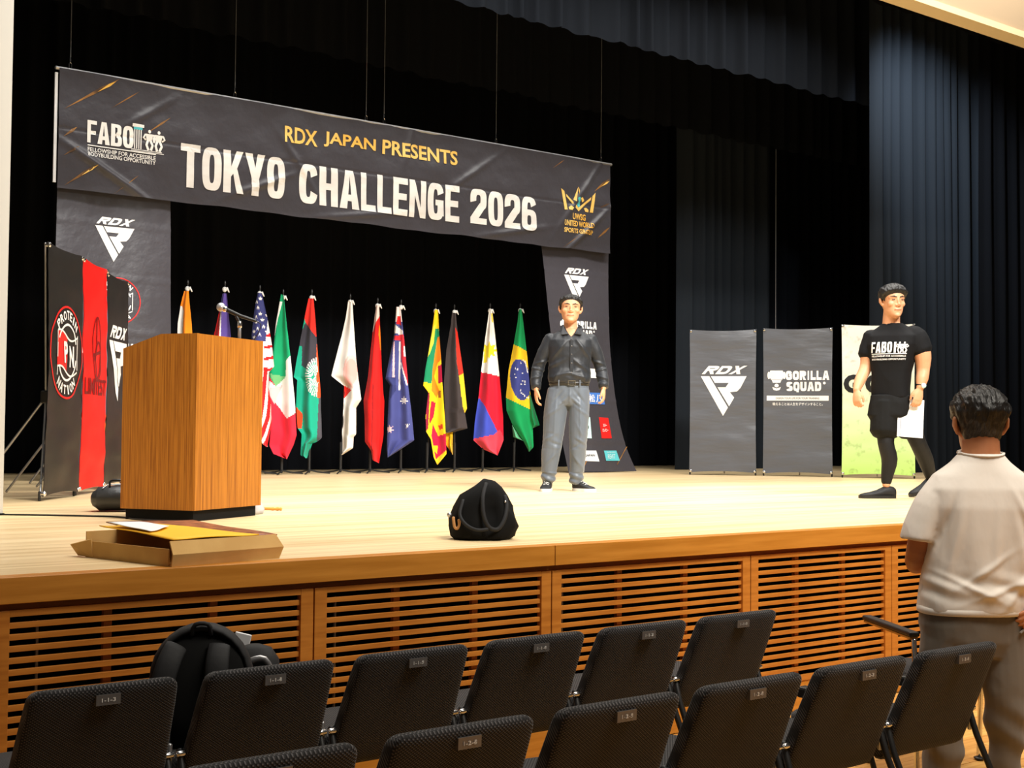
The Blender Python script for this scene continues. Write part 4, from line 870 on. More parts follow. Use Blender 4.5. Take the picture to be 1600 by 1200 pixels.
sh = remesh('shirt', g, M['shirt1'], p1, .0058, 6, shirt_fold)
for x in (-1, 1):        # collar leaves and cuffs
    C_ = [(.045+x*.020, -.098, 1.335), (.045+x*.085, -.104, 1.328), (.045+x*.090, -.02, 1.405), (.045+x*.062, -.045, 1.418), (.045+x*.050, -.075, 1.392)]
    N_ = [V(c)+V((x*.005, -.008, .006)) for c in C_]
    G().add(C_+N_, [(0, 1, 2, 3, 4), (9, 8, 7, 6, 5)]+[(i, (i+1) % 5, 5+(i+1) % 5, 5+i) for i in range(5)]).obj('collar', M['shirt1'], sh)
    k = 'L' if x < 0 else 'R'; q = sh1[k]; G().tube([V(q[4])*.45+V(q[3])*.55, V(q[4])+V((0, 0, .002))], [(.045, .046), (.041, .042)], 18, round_caps=False).obj('cuff', M['shirt1'], sh, True)
for z in (1.30, 1.235, 1.165, 1.09, 1.01): G().ball((.047, -.137 if z < 1.28 else -.124, z), (.0055, .003, .0055), 8, 6).obj('button', M['plate'], sh)
G().box((.047, -.128, 1.12), (.030, .012, .34), bev=.004).obj('placket', M['shirt1'], sh)
g = G(); g.rings([(.935, .033, .0, .160, .112, .106, 2.4), (.89, .033, 0, .170, .118, .118, 2.5), (.82, .032, 0, .178, .118, .128, 2.6), (.77, .03, 0, .175, .11, .12, 2.6), (.73, .028, 0, .15, .09, .1, 2.4)][::-1])
rad = {'L': [(.104, .11), (.100, .105), (.086, .092), (.077, .084), (.062, .074)], 'R': [(.096, .11), (.088, .10), (.078, .090), (.068, .080), (.062, .074)]}
for k in 'LR': g.tube(lg1[k], rad[k], 18, sub=3)
def trouser_fold(p_, n_):
    a = folds(.007, 8, 3.2, 4)(p_, n_)-.004
    if p_.z < .16: a += .006*math.sin(p_.z*95+p_.x*25+4*nz(p_.x*8, p_.y*8, 1))
    if .36 < p_.z < .50: a += .006*nz(p_.x*6, p_.y*6, p_.z*26+p_.x*14)
    return a
tc1 = creases([(-.09, .60, 1.52, .20, .010, .008), (.125, .62, 1.6, .2, .010, .008), (-.03, .76, .75, .07, .012, .010), (.09, .76, 2.4, .07, .012, .010), (-.07, .80, .9, .07, .012, -.010), (.12, .80, 2.25, .07, .012, -.010), (.035, .80, 1.57, .06, .008, .008), (-.13, .46, .55, .05, .012, .008), (-.07, .40, -.3, .05, .012, -.007), (.13, .43, 2.6, .05, .012, .009), (.085, .38, .5, .05, .012, -.006), (-.09, .34, 1.2, .06, .012, .006), (.12, .52, 2.0, .07, .012, .006), (-.12, .28, .8, .07, .012, .008), (.11, .25, 2.2, .08, .012, .008), (-.10, .68, .6, .08, .014, .008), (.14, .68, 2.5, .08, .014, .008)])
tr = remesh('trousers', g, M['trousers1'], p1, .0062, 6, lambda a, b: trouser_fold(a, b)+tc1(a, b))
bl = G(); n_ = 40; vs = []; fs = []
for z in (.905, .938):
    for i in range(n_):
        a = 2*math.pi*i/n_; c, q = math.cos(a), math.sin(a); vs.append((.033+.1725*math.copysign(abs(c)**.83, c), -.002+.124*math.copysign(abs(q)**.83, q), z))
for i in range(n_): fs.append((i, (i+1) % n_, n_+(i+1) % n_, n_+i))
fs += [tuple(range(n_-1, -1, -1)), tuple(range(n_, 2*n_))]
be = bl.add(vs, fs).obj('belt', M['leather'], p1, True)
g = G()
for c, d in (((.05, -.131, .940), (.062, .006, .006)), ((.05, -.131, .903), (.062, .006, .006)), ((.021, -.131, .9215), (.006, .006, .04)), ((.079, -.131, .9215), (.006, .006, .04))): g.box(c, d)
g.obj('buckle', M['buckle'], be)
for x in (-.06, .12): G().box((x, -.127, .92), (.011, .008, .052), bev=.002).obj('belt_loop', M['trousers1'], be)
shoe(p1, (-.137, .07, 0), (-.175, -.19, 0), .046, .10, 'sole', 0, True); shoe(p1, (.082, .045, 0), (.252, -.075, 0), .048, .10, 'sole', 0, True)
# ------------------------------------------------------------------ man in the black T-shirt
p = at_depth(1385, 10.78); p2 = empty('person', p, -YAW, label='muscular man in black T-shirt, shorts and tights walking with a sheet in hand', cat='person')
body = G(); TW = .62                       # trunk turned towards the other side of the stage
hm = head(body, V((.046, -.02, 1.558)), Matrix.Rotation(.17, 3, 'Z') @ Matrix.Rotation(.05, 3, 'X'), (1.10, 1.08, 1.04))
body.tube([(.05, .03, 1.30), (.045, .02, 1.40), (.045, .0, 1.50)], [(.085, .08), (.068, .070), (.064, .068)], 16)
def turned(secs, ang, g, n=30):
    k = len(g.v); g.rings([(z, 0, 0, rx, rf, rb, e) for z, cx, cy, rx, rf, rb, e in secs], n)
    m_ = Matrix.Rotation(ang, 3, 'Z')
    for i, (z, cx, cy, *_r) in enumerate(secs):
        for j in range(n): q = m_ @ g.v[k+i*n+j]; g.v[k+i*n+j] = q+V((cx, cy, 0))
TT = [(.80, .035, 0, .150, .105, .10, 2.5), (.88, .035, 0, .150, .108, .10, 2.5), (1.0, .04, 0, .155, .112, .105, 2.5), (1.12, .048, 0, .178, .125, .12, 2.6), (1.22, .058, 0, .205, .135, .13, 2.7), (1.29, .065, .0, .205, .120, .125, 2.6), (1.335, .062, .01, .170, .09, .10, 2.4), (1.375, .055, .015, .105, .072, .078, 2.1), (1.392, .052, .015, .078, .068, .07, 2)]
turned([(z, cx, cy, rx*.94, rf*.93, rb*.93, e) for z, cx, cy, rx, rf, rb, e in TT], -TW, body)
aL = [(-.075, .105, 1.30), (-.112, .11, 1.17), (-.135, .10, 1.05), (-.20, .05, .93), (-.235, .01, .855)]
aR = [(.205, -.075, 1.29), (.258, -.10, 1.15), (.262, -.10, 1.02), (.245, -.13, .945), (.222, -.155, .872)]
body.tube(aL, [.066, .064, .050, .044, .027], 16, sub=3); body.tube(aR, [.070, .068, .052, .048, .029], 16, sub=3)
lF = [(.0, 0, .82), (-.005, -.02, .62), (-.012, -.03, .44), (.020, -.01, .30), (.0, .01, .10)]; lB = [(.12, .05, .82), (.20, .07, .62), (.275, .09, .45), (.37, .20, .30), (.452, .31, .155)]
for L_ in (lF, lB): body.tube(L_, [.080, .070, .050, .046, .030], 16, sub=3)
hand(body, (-.235, .01, .855), (-.05, -.25, -1), (.6, .5, 0), (-.5, -1, .2), 1.05, .7)
hand(body, (.222, -.155, .870), (-.22, -.10, -1), (-.15, .9, .1), (-1, -.1, .1), 1.08, .30, .5)
remesh('body', body, M['skin'], p2, .0050, 3)
face_parts(p2, hm, .0036); hair(p2, hm, .058, -.004, -.07, .024, .009, .006, 11, sthick=.004)
g = G(); turned(TT, -TW, g)
g.tube(aL[:2]+[(-.118, .11, 1.145)], [(.082, .080), (.078, .076), (.078, .076)], 18, sub=2); g.tube([(.175, -.05, 1.29), (.215, -.08, 1.27), (.256, -.10, 1.17)], [(.085, .082), (.088, .084), (.083, .078)], 18, sub=3)
ts = remesh('t_shirt', g, M['tee'], p2, .0058, 10, folds(.005, 7, 5, 6))
fwd = Matrix.Rotation(-TW, 3, 'Z')
def tee_surf(x, z):        # chest print follows the turned chest
    best = None
    for a, b in zip(TT, TT[1:]):
        if a[0] <= z <= b[0]: t = (z-a[0])/(b[0]-a[0]); best = [a[i]+(b[i]-a[i])*t for i in range(7)]
    if best is None: best = TT[4]
    _, cx, cy, rx, rf, rb, e = best; u = max(-.98, min(.98, x/rx)); y = -(rf+.011)*(1-abs(u)**e)**(1/e)
    q = fwd @ V((x, y, 0)); return (q.x+cx, q.y+cy, z)
decal('chest_lettering', block('FABO', -.045, 1.195, .175, .085, .14), tee_surf, M['white'], ts, .02)
decal('chest_small_lettering', [text_polys('FELLOWSHIP FOR ACCESSIBLE', .01, 1.125, .27, .013, bold=.02), text_polys('BODYBUILDING OPPORTUNITY', .01, 1.100, .27, .013, bold=.02)], tee_surf, M['white'], ts, .02)
decal('chest_figures', fig(.10, 1.15, .085)+fig(.135, 1.15, .085, -1)+[stroke([(.065, 1.15), (.065, 1.235)], .016), stroke([(-.13, 1.143), (.15, 1.143)], .005)], tee_surf, M['white'], ts, .02)
g = G(); turned([(.60, .01, 0, .12, .10, .10, 2.3), (.66, .02, 0, .165, .13, .13, 2.5), (.76, .035, 0, .165, .125, .125, 2.5), (.82, .035, 0, .155, .112, .11, 2.5)], -TW*.5, g)
g.tube([(.0, 0, .76), (-.015, -.02, .53)], [(.12, .12), (.118, .115)], 18); g.tube([(.12, .05, .76), (.21, .075, .54)], [(.12, .12), (.112, .112)], 18)
remesh('shorts', g, M['shorts'], p2, .006, 4, folds(.006, 6, 6, 3))
g = G(); g.tube([(0, 0, .6), (-.012, -.03, .44), (.022, -.01, .31), (.008, .008, .18), (.002, .01, .125)], [.084, .064, .064, .048, .040], 16, sub=3); g.tube([(.21, .07, .60), (.275, .09, .45), (.37, .20, .31), (.445, .30, .165)], [.084, .066, .064, .044], 16, sub=3)
remesh('tights', g, M['tights'], p2, .006, 4)
shoe(p2, (.075, .03, 0), (-.215, -.02, 0), .05, .10, 'rubber')
shoe(p2, (.52, .34, .085), (.27, .26, .0), .05, .10, 'rubber', .30)
wq = V((.229, -.146, .892)); wd = (V(aR[4])-V(aR[3])).normalized()
wt = G().tube([wq-wd*.010, wq+wd*.010], [(.036, .036), (.036, .036)], 20, round_caps=False).obj('watch', M['rubber'], p2, True)
G().tube([wq+V((.012, -.032, 0)), wq+V((.016, -.043, 0))], [.021, .019], 18, round_caps=False).obj('watch_dial', M['paleblue'], wt, True)
# sheet in his hand
hp = p+Matrix.Rotation(-YAW, 3, 'Z') @ V((.150, -.125, .485))
sh_ = empty('clipped_sheet', hp, -YAW, label='white document sheet in a clear folder held by the walking man', cat='paper')
sh_.rotation_euler = (-.06, .07, -YAW+.12)
G().box((0, .0, .152), (.212, .004, .300)).obj('folder', M['paper'], sh_); G().box((-.080, -.0035, .152), (.003, .002, .28)).obj('spine_line', M['plate'], sh_); G().box((.008, -.003, .15), (.15, .002, .25)).obj('page', M['white'], sh_)
# ------------------------------------------------------------------ man in the white T-shirt, seen from behind
D3_ = 5.16; q = CAM+ray(1530, 900)*D3_; p = V((q.x, q.y, 0)); p3 = empty('person', p, -YAW, label='man in white T-shirt and grey trousers seen from behind, facing the stage', cat='person')
S3 = 1.625/1.72
body = G()
hm = head(body, V((.012, .025, 1.468)), Matrix.Rotation(math.pi-.10, 3, 'Z') @ Matrix.Rotation(-.04, 3, 'X'), 1.10)
body.tube([(.005, .0, 1.26), (.008, .0, 1.36), (.011, .015, 1.45)], [(.085, .078), (.072, .068), (.068, .068)], 16)
body.rings([(.72, -.02, 0, .15, .10, .10, 2.4), (.9, -.015, 0, .15, .10, .10, 2.4), (1.1, -.01, 0, .17, .11, .105, 2.5), (1.22, -.005, 0, .17, .09, .09, 2.5), (1.28, 0, 0, .11, .07, .07, 2.2)])
bL = [(-.145, .0, 1.235), (-.20, .0, 1.13), (-.226, .02, 1.0), (-.205, .12, .93), (-.12, .25, .93)]; bR = [(.155, .0, 1.235), (.245, .01, 1.13), (.325, .0, 1.0), (.285, -.03, .885), (.235, -.06, .795)]
body.tube(bL, [.045, .050, .043, .038, .026], 14, sub=3); body.tube(bR, [.045, .050, .043, .038, .026], 14, sub=3)
l3 = {'L': [(-.115, 0, .74), (-.13, .0, .58), (-.135, -.01, .42), (-.14, .0, .24), (-.14, .01, .08)], 'R': [(.075, 0, .74), (.092, .0, .58), (.095, -.01, .42), (.098, .0, .24), (.10, .01, .08)]}
for k in 'LR': body.tube(l3[k], [.08, .07, .055, .05, .036], 14, sub=2)
hand(body, (-.12, .25, .93), (1, .25, .1), (0, -1, .1), (0, 0, 1), .95, .4)
hand(body, (.235, -.06, .795), (-.85, -.45, -.42), (-.3, .9, 0), (0, .2, 1), .98, .25)
remesh('body', body, M['skin3'], p3, .0050, 3)
face_parts(p3, hm); hair(p3, hm, .06, -.002, -.094, .024, .012, .0, 21, sthick=.003)
g = G(); g.rings([(.765, -.033, 0, .196, .135, .135, 2.6), (.80, -.032, 0, .196, .138, .138, 2.6), (.92, -.022, 0, .186, .135, .135, 2.6), (1.05, -.012, 0, .190, .135, .132, 2.6), (1.16, -.004, 0, .205, .132, .130, 2.7), (1.23, .0, 0, .205, .120, .120, 2.6), (1.28, .004, 0, .175, .10, .10, 2.5), (1.33, .006, 0, .11, .082, .085, 2.2), (1.362, .007, .0, .082, .074, .078, 2)])
g.tube([(-.13, 0, 1.22), (-.185, 0, 1.15), (-.232, .0, 1.050), (-.238, .0, 1.035)], [(.070, .085), (.070, .088), (.062, .085), (.060, .085)], 18, sub=3, round_caps=False)
g.tube([(.14, 0, 1.22), (.215, 0, 1.15), (.285, .0, 1.065), (.295, .0, 1.05)], [(.070, .085), (.070, .088), (.062, .085), (.062, .085)], 18, sub=3, round_caps=False)
def tee_fold(p_, n_):
    a = folds(.004, 5, 4.5, 8)(p_, n_)
    if n_.y < 0:        # long vertical drapes from the shoulder blades, pulls towards the hem
        a += .007*math.sin(p_.x*38+2.2*nz(p_.z*2.2, p_.x*2, 3)+p_.z*3)*max(0, min(1, (1.24-p_.z)*3))**2*max(0, min(1, (p_.z-.8)*6))
        a += .006*math.sin(p_.z*70+p_.x*22+3*nz(p_.x*5, p_.z*5, 2))*math.exp(-((p_.z-.86)/.05)**2)
    return a
tc3 = creases([(-.16, 1.10, 1.25, .09, .012, -.012), (-.13, 1.02, 1.35, .14, .016, .009), (.02, 1.0, 1.5, .16, .02, .007), (.12, 1.0, 1.75, .15, .02, .009), (.14, .90, .9, .12, .014, .010), (.05, .86, .35, .12, .012, .008), (-.08, .87, 2.7, .12, .012, .008), (-.02, .93, .6, .10, .012, .007), (.13, 1.14, 2.0, .09, .014, .009)])
ts3 = remesh('t_shirt', g, M['teew'], p3, .0055, 14, lambda a, b: tee_fold(a, b)+tc3(a, b))
g = G(); n_ = 44; vs = []; fs = []
for r, z in ((-.006, .760), (-.001, .764), (-.001, .784), (-.006, .788)):
    for i in range(n_):
        a = 2*math.pi*i/n_; c, q_ = math.cos(a), math.sin(a); e_ = 2/2.6; vs.append((-.033+(.198+r)*math.copysign(abs(c)**e_, c), (.138+r)*math.copysign(abs(q_)**e_, q_), z))
for j in range(3):
    for i in range(n_): fs.append((j*n_+i, j*n_+(i+1) % n_, (j+1)*n_+(i+1) % n_, (j+1)*n_+i))
G().add(vs, fs).obj('hem_band', M['teew'], ts3, True)
G().tube([(.007+.080*math.cos(2*math.pi*i/24), .0+.076*math.sin(2*math.pi*i/24), 1.366+.012*math.sin(2*math.pi*i/24)) for i in range(25)], [(.005, .010)]*25, 8).obj('collar', M['teew'], ts3, True)
g = G(); g.rings([(.60, -.025, 0, .16, .10, .11, 2.4), (.66, -.028, 0, .185, .118, .13, 2.6), (.72, -.032, 0, .190, .122, .138, 2.6), (.80, -.032, 0, .178, .118, .12, 2.5), (.82, -.032, 0, .170, .112, .112, 2.5)])
g.tube(l3['L'], [(.10, .11), (.095, .10), (.085, .09), (.07, .078), (.058, .066)], 18, sub=3); g.tube(l3['R'], [(.096, .11), (.090, .10), (.078, .088), (.058, .070), (.050, .060)], 18, sub=3)
def pant_fold(p_, n_):
    a = folds(.008, 6, 6, 14)(p_, n_)
    if p_.z < .50: a += .005*math.sin(p_.z*40+p_.x*30+5*nz(p_.x*6, p_.y*6, p_.z*3))*min(1, (.50-p_.z)*8)
    return a
pt3 = remesh('trousers', g, M['pantsg'], p3, .0062, 4, pant_fold)
G().tube([(.115, -.108, .70), (.160, -.075, .725)], [.005, .005], 8).obj('pocket_welt', M['pantsg'], pt3)
shoe(p3, (-.145, -.06, 0), (-.17, .19, 0), .047, .09, 'rubber'); shoe(p3, (.10, -.06, 0), (.13, .19, 0), .047, .09, 'rubber')
# ================================================================== THINGS ON THE STAGE
# lectern
LA = math.atan2(.499, .867); LF = V((3.235, 6.82)); LD = V((.867, .499)); LE = V((-.499, .867)); LW, LDp = .665, .485
lo = V((*LF, STAGE))
lec = empty('lectern', lo, LA, label='wooden lectern with vertical grain and black plinth on the stage', cat='lectern')
# local: x along the front face, y away into the depth
prof = [(0, .06), (0, 1.022), (.235, 1.022), (LDp, .945), (LDp, .06)]
g = G(); t = .022
g.prism(prof, 0, t, 'x'); g.obj('side_panel', M['lectern'], lec)
g = G(); g.prism(prof, LW-t, LW, 'x'); g.obj('side_panel', M['lectern'], lec)
box('front_panel', (t+.0005, .001, .06), (LW-t-.0005, t, 1.021), M['lectern'], lec)
box('top_shelf', (t+.001, t+.001, .985), (LW-t-.001, .235, 1.019), M['lectern'], lec)
g = G(); g.prism([(.236, .98), (.236, 1.018), (LDp-.002, .942), (LDp-.002, .905)], t+.001, LW-t-.001, 'x'); g.obj('reading_board', M['lectern'], lec)
box('inner_shelf', (t+.001, t+.001, .50), (LW-t-.001, LDp-.02, .52), M['lectern'], lec)
box('plinth', (.022, .022, 0), (LW-.022, LDp-.02, .0595), M['black'], lec)
# swap: the face with the slanted top is the one towards the proscenium wall (side panel at x=0)
def lec_w(x, y, z): return lo+V((LD.x*x+LE.x*y, LD.y*x+LE.y*y, z))
# microphone stand standing on the lectern's flat top, microphone in its clip
def top_at(px, dep):   # point above the flat top seen at pixel column px
    return dep
base = lec_w(.50, .14, 1.0195)
for _ in range(40):
    d = base-CAM; u = 800+F_PX*d.dot(RR)/d.dot(FW)
    base += V((LD.x, LD.y, 0))*((374-u)/F_PX*6)
    
ms = empty('microphone_stand', base, -YAW, label='short grey microphone stand on top of the wooden lectern', cat='stand')
G().tube([(0, 0, 0), (0, 0, .012)], [.065, .06], 24, round_caps=False).obj('base', M['rubber'], ms, True)
G().tube([(0, 0, .012), (0, 0, .10)], .010, 12).obj('pole', M['steel'], ms, True)
G().tube([(0, 0, .085), (0, 0, .115)], .014, 12).obj('collar', M['chrome'], ms, True)
G().tube([(.0, 0, .110), (-.012, 0, .135), (-.02, 0, .150)], .010, 10).obj('clip', M['rubber'], ms, True)
mc = empty('microphone', base+Matrix.Rotation(-YAW, 3, 'Z') @ V((0, 0, .152)), -YAW, label='handheld microphone with silver mesh head tilted in its clip above the lectern', cat='microphone')
G().tube([(.095, 0, -.030), (.0, 0, .0), (-.085, 0, .038)], [.009, .011, .013], 14).obj('body', M['rubber'], mc, True)
G().ball((-.112, 0, .050), (.027, .025, .026), 16, 10).obj('grille', M['mesh'], mc, True)
G().tube([(-.082, 0, .036), (-.092, 0, .041)], [.017, .02], 14).obj('collar_ring', M['chrome'], mc, True)
G().tube([(.095, 0, -.030), (.125, 0, -.05), (.115, .0, -.09), (.085, .01, -.14)], .003, 6, sub=4).obj('cord', M['rubber'], mc, True)
# cable on the floor
pts = [onz(x, y)+V((0, 0, .005)) for x, y in ((-30, 805), (60, 806), (130, 807.5), (185, 809), (215, 813), (262, 815), (290, 815.5))]
pts = [p for p in pts]; cb = pts[0].copy()
tag(G().tube([p-cb for p in pts], .005, 6, sub=4).obj('cable', M['rubber'], None, True, loc=cb), 'thin black cable running over the stage floor to the lectern', 'cable')
# black holdall behind the lectern
c = onz(176, 801.5)+V((.10, .16, 0)); hb = empty('holdall', c, -YAW+.25, label='dark leather holdall lying half hidden behind the lectern', cat='bag')
g = G(); g.tube([(-.13, 0, .075), (-.115, 0, .075), (.0, 0, .082), (.2, 0, .08)], [(.085, .055), (.11, .072), (.115, .078), (.10, .07)], 20, hint=(0, 0, 1))
for v in g.v: v.z = max(v.z, .002)
g.obj('body', M['baggrey'], hb, True)
G().tube([(-.05, -.05, .145), (-.045, -.03, .185), (.02, -.03, .185), (.05, -.05, .15)], .007, 8, sub=3).obj('handle', M['leather'], hb, True)
G().tube([(-.09, -.07, .14), (-.06, 0, .162), (.1, 0, .163)], .004, 6).obj('zip', M['steel'], hb, True)
# crumpled plastic bag and a turned wooden handle
c = lec_w(LW+.085, .12, 0)
g = G(); g.rings([(0.0, 0, 0, .07, .06, .06, 2.5), (.03, 0, 0, .075, .07, .06, 2.4), (.10, -.01, .01, .06, .06, .05, 2.3), (.17, -.02, .01, .04, .045, .04, 2.2), (.215, -.03, .01, .012, .02, .02, 2)], 26)
for v in g.v:
    k = .016*nz(v.x*26, v.y*26, v.z*22)+.008*nz(v.x*60, v.y*60, v.z*50); v += V((v.x, v.y, 0)).normalized()*k if V((v.x, v.y)).length > .005 else V((0, 0, 0))
tag(g.obj('plastic_bag', M['plastic'], None, True, loc=c, rot=(0, 0, LA)), 'crumpled white plastic bag against the side of the lectern', 'bag')
c = onz(428, 798)+V((0, 0, .012)); g = G()
g.tube([(-.06, 0, 0), (-.02, 0, 0), (-.005, 0, 0), (.005, 0, 0), (.022, 0, 0), (.034, 0, 0), (.045, 0, 0)], [.008, .009, .011, .008, .012, .009, .012], 12)
tag(g.obj('wooden_handle', M['gavel'], None, True, loc=c, rot=(0, 0, -YAW-.05)), 'small turned wooden handle lying on the stage by the plastic bag', 'handle')
# cardboard carton at the stage edge
bc, blf, brt = onz(268, 886.5), onz(131, 866), onz(430, 873)
bc = V((bc.x, max(bc.y, YS-.02), STAGE)); e1 = V((brt.x-bc.x, brt.y-bc.y, 0)); e2 = V((blf.x-bc.x, blf.y-bc.y, 0)); rzb = math.atan2(e1.y, e1.x); Lb = .50; Wb = .56; hb_ = .070; ZS = 1.5
cart = empty('cardboard_carton', bc, rzb, label='flat open brown cardboard carton lying at the stage edge', cat='box')
# local x along the edge of the stage, y into the stage
SK = -e1.angle(e2)+math.pi/2                  # keep the corner's own angle
def cb_(x, y, z): return V((x+math.sin(SK)*y*0, y, z))
box('bottom', (0.004, .004, .001), (Lb-.004, Wb-.004, .006), M['card'], cart)
g = G(); g.add([(0, 0, .0), (Lb, 0, .0), (Lb+.012, -.012, .030), (-.004, -.014, .030), (0, .006, .0), (Lb, .006, .0), (Lb+.012, -.006, .032), (-.004, -.008, .032)], [(0, 1, 2, 3), (4, 7, 6, 5), (0, 4, 5, 1), (1, 5, 6, 2), (2, 6, 7, 3), (3, 7, 4, 0)]); g.xf(Matrix.Diagonal((1, 1, ZS, 1))).obj('front_wall', M['card'], cart)
g = G(); g.add([(-.004, -.014, .0305), (Lb+.012, -.012, .0305), (Lb-.002, .02, .062), (.004, .018, .062), (-.004, -.009, .029), (Lb+.012, -.007, .029), (Lb-.002, .025, .0605), (.004, .023, .0605)], [(0, 1, 2, 3), (4, 7, 6, 5), (0, 4, 5, 1), (1, 5, 6, 2), (2, 6, 7, 3), (3, 7, 4, 0)]); g.xf(Matrix.Diagonal((1, 1, ZS, 1))).obj('front_flap', M['card'], cart)
box('side_wall', (0, .02, 0), (.006, Wb, hb_-.006), M['card'], cart); box('far_side_wall', (Lb-.006, .02, 0), (Lb, Wb, hb_), M['card'], cart); box('back_wall', (0, Wb-.006, 0), (Lb, Wb, .10), M['card'], cart)
g = G(); g.add([(-.002, Wb-.05, .002), (-.002, Wb+.05, .002), (-.018, Wb+.08, .03), (-.010, Wb-.05, .048), (.004, Wb-.05, .002), (.004, Wb+.05, .002), (-.012, Wb+.08, .032), (-.004, Wb-.05, .05)], [(0, 1, 2, 3), (4, 7, 6, 5), (0, 4, 5, 1), (1, 5, 6, 2), (2, 6, 7, 3), (3, 7, 4, 0)]); g.xf(Matrix.Diagonal((1, 1, ZS, 1))).obj('corner_flap', M['card'], cart)
def sheet(name, label, cat, corners, m, z, thick=.004, curl=.012, seed=0, tilt=.035):
    n = 10; vs = []; fs = []; cs = [V(c) for c in corners]
    for k in (0, 1):
        for j in range(n+1):
            for i in range(n+1):
                u, v = i/n, j/n; q = (cs[0]*(1-u)+cs[1]*u)*(1-v)+(cs[3]*(1-u)+cs[2]*u)*v
                vs.append((q.x, q.y, tilt*q.y/.5+curl*(nz(u*1.6+seed, v*1.6, 2)+.5*(u-.5)**2)-k*thick))
    N = (n+1)**2
    for j in range(n):
        for i in range(n): a = j*(n+1)+i; fs += [(a, a+1, a+n+2, a+n+1), (N+a, N+a+n+1, N+a+n+2, N+a+1)]
    for i in range(n):
        for a, b in ((i, i+1), (n*(n+1)+i+1, n*(n+1)+i), ((i+1)*(n+1), i*(n+1)), (i*(n+1)+n, (i+1)*(n+1)+n)): fs.append((a, N+a, N+b, b))
    o = G().add(vs, fs).obj(name, m, None, True); o.matrix_world = Matrix.Translation(bc+V((0, 0, z))) @ Matrix.Rotation(rzb, 4, 'Z'); return tag(o, label, cat)
sheet('poster_board', 'glossy brown printed poster board on the cardboard carton', 'poster', [(.10, .08), (Lb+.03, .05), (Lb+.03, .60), (.14, .64)], M['poster'], .082, .004, .008, 2)
sheet('large_envelope', 'bright yellow envelope spread over the cardboard carton', 'envelope', [(.03, .03), (Lb-.06, .05), (.16, .46), (.02, .50)], M['envelope'], .094, .004, .010, 5)
sheet('paper_sheet', 'white paper sheet lying on the yellow envelope', 'paper', [(.045, .20), (.20, .30), (.17, .46), (.035, .46)], M['paper'], .104, .002, .006, 9)
# black cloth tote
c = onz(762, 845.5)+V((.05, .11, 0)); tt = empty('tote_bag', c, -YAW, label='slumped black cloth tote bag near the stage edge', cat='bag')
g = G(); sec = []
for z, cx, rx, ry in ((0, 0, .130, .10), (.015, 0, .145, .115), (.06, .005, .160, .125), (.10, .002, .160, .12), (.15, .0, .135, .105), (.20, .01, .105, .09), (.245, .022, .07, .065), (.272, .03, .036, .035), (.28, .032, .012, .012)): sec.append((z, cx, 0, rx, ry, ry, 2.2))
g.rings(sec, 44)
for v in g.v:
    if v.z > .004:
        k = .020*nz(v.x*14, v.y*14, v.z*13)+.010*nz(v.x*34, v.y*34, v.z*20); r = V((v.x, v.y, .3*v.z)); v += r.normalized()*k
        if v.y < 0 and .03 < v.z < .22 and -.02 < v.x < .11: v.y += .05*math.exp(-((v.x-.045)/.04)**2-((v.z-.11)/.06)**2)
g.obj('body', M['bagblack'], tt, True)
G().tube([(.02, -.05, .262), (.005, -.10, .20), (.01, -.125, .12), (.035, -.128, .065), (.075, -.118, .055), (.105, -.10, .10), (.115, -.07, .16), (.105, -.04, .205)], [(.010, .006)]*8, 8, sub=4).obj('handle', M['strap'], tt, True)
G().tube([(-.085, -.07, .185), (-.10, -.105, .12), (-.07, -.13, .075), (-.02, -.14, .052), (.03, -.13, .055)], [(.008, .005)]*5, 8, sub=4).obj('handle', M['strap'], tt, True)
G().tube([(-.130, -.09, .105), (-.124, -.098, .065), (-.112, -.102, .055), (-.102, -.102, .070), (-.104, -.10, .095)], .007, 8, sub=3).obj('leather_loop', M['tan'], tt, True)
G().ball((.108, -.062, .178), .007, 8, 6).obj('snap', M['chrome'], tt, True); G().ball((-.150, -.06, .115), .012, 8, 6).obj('ring', M['steel'], tt, True)
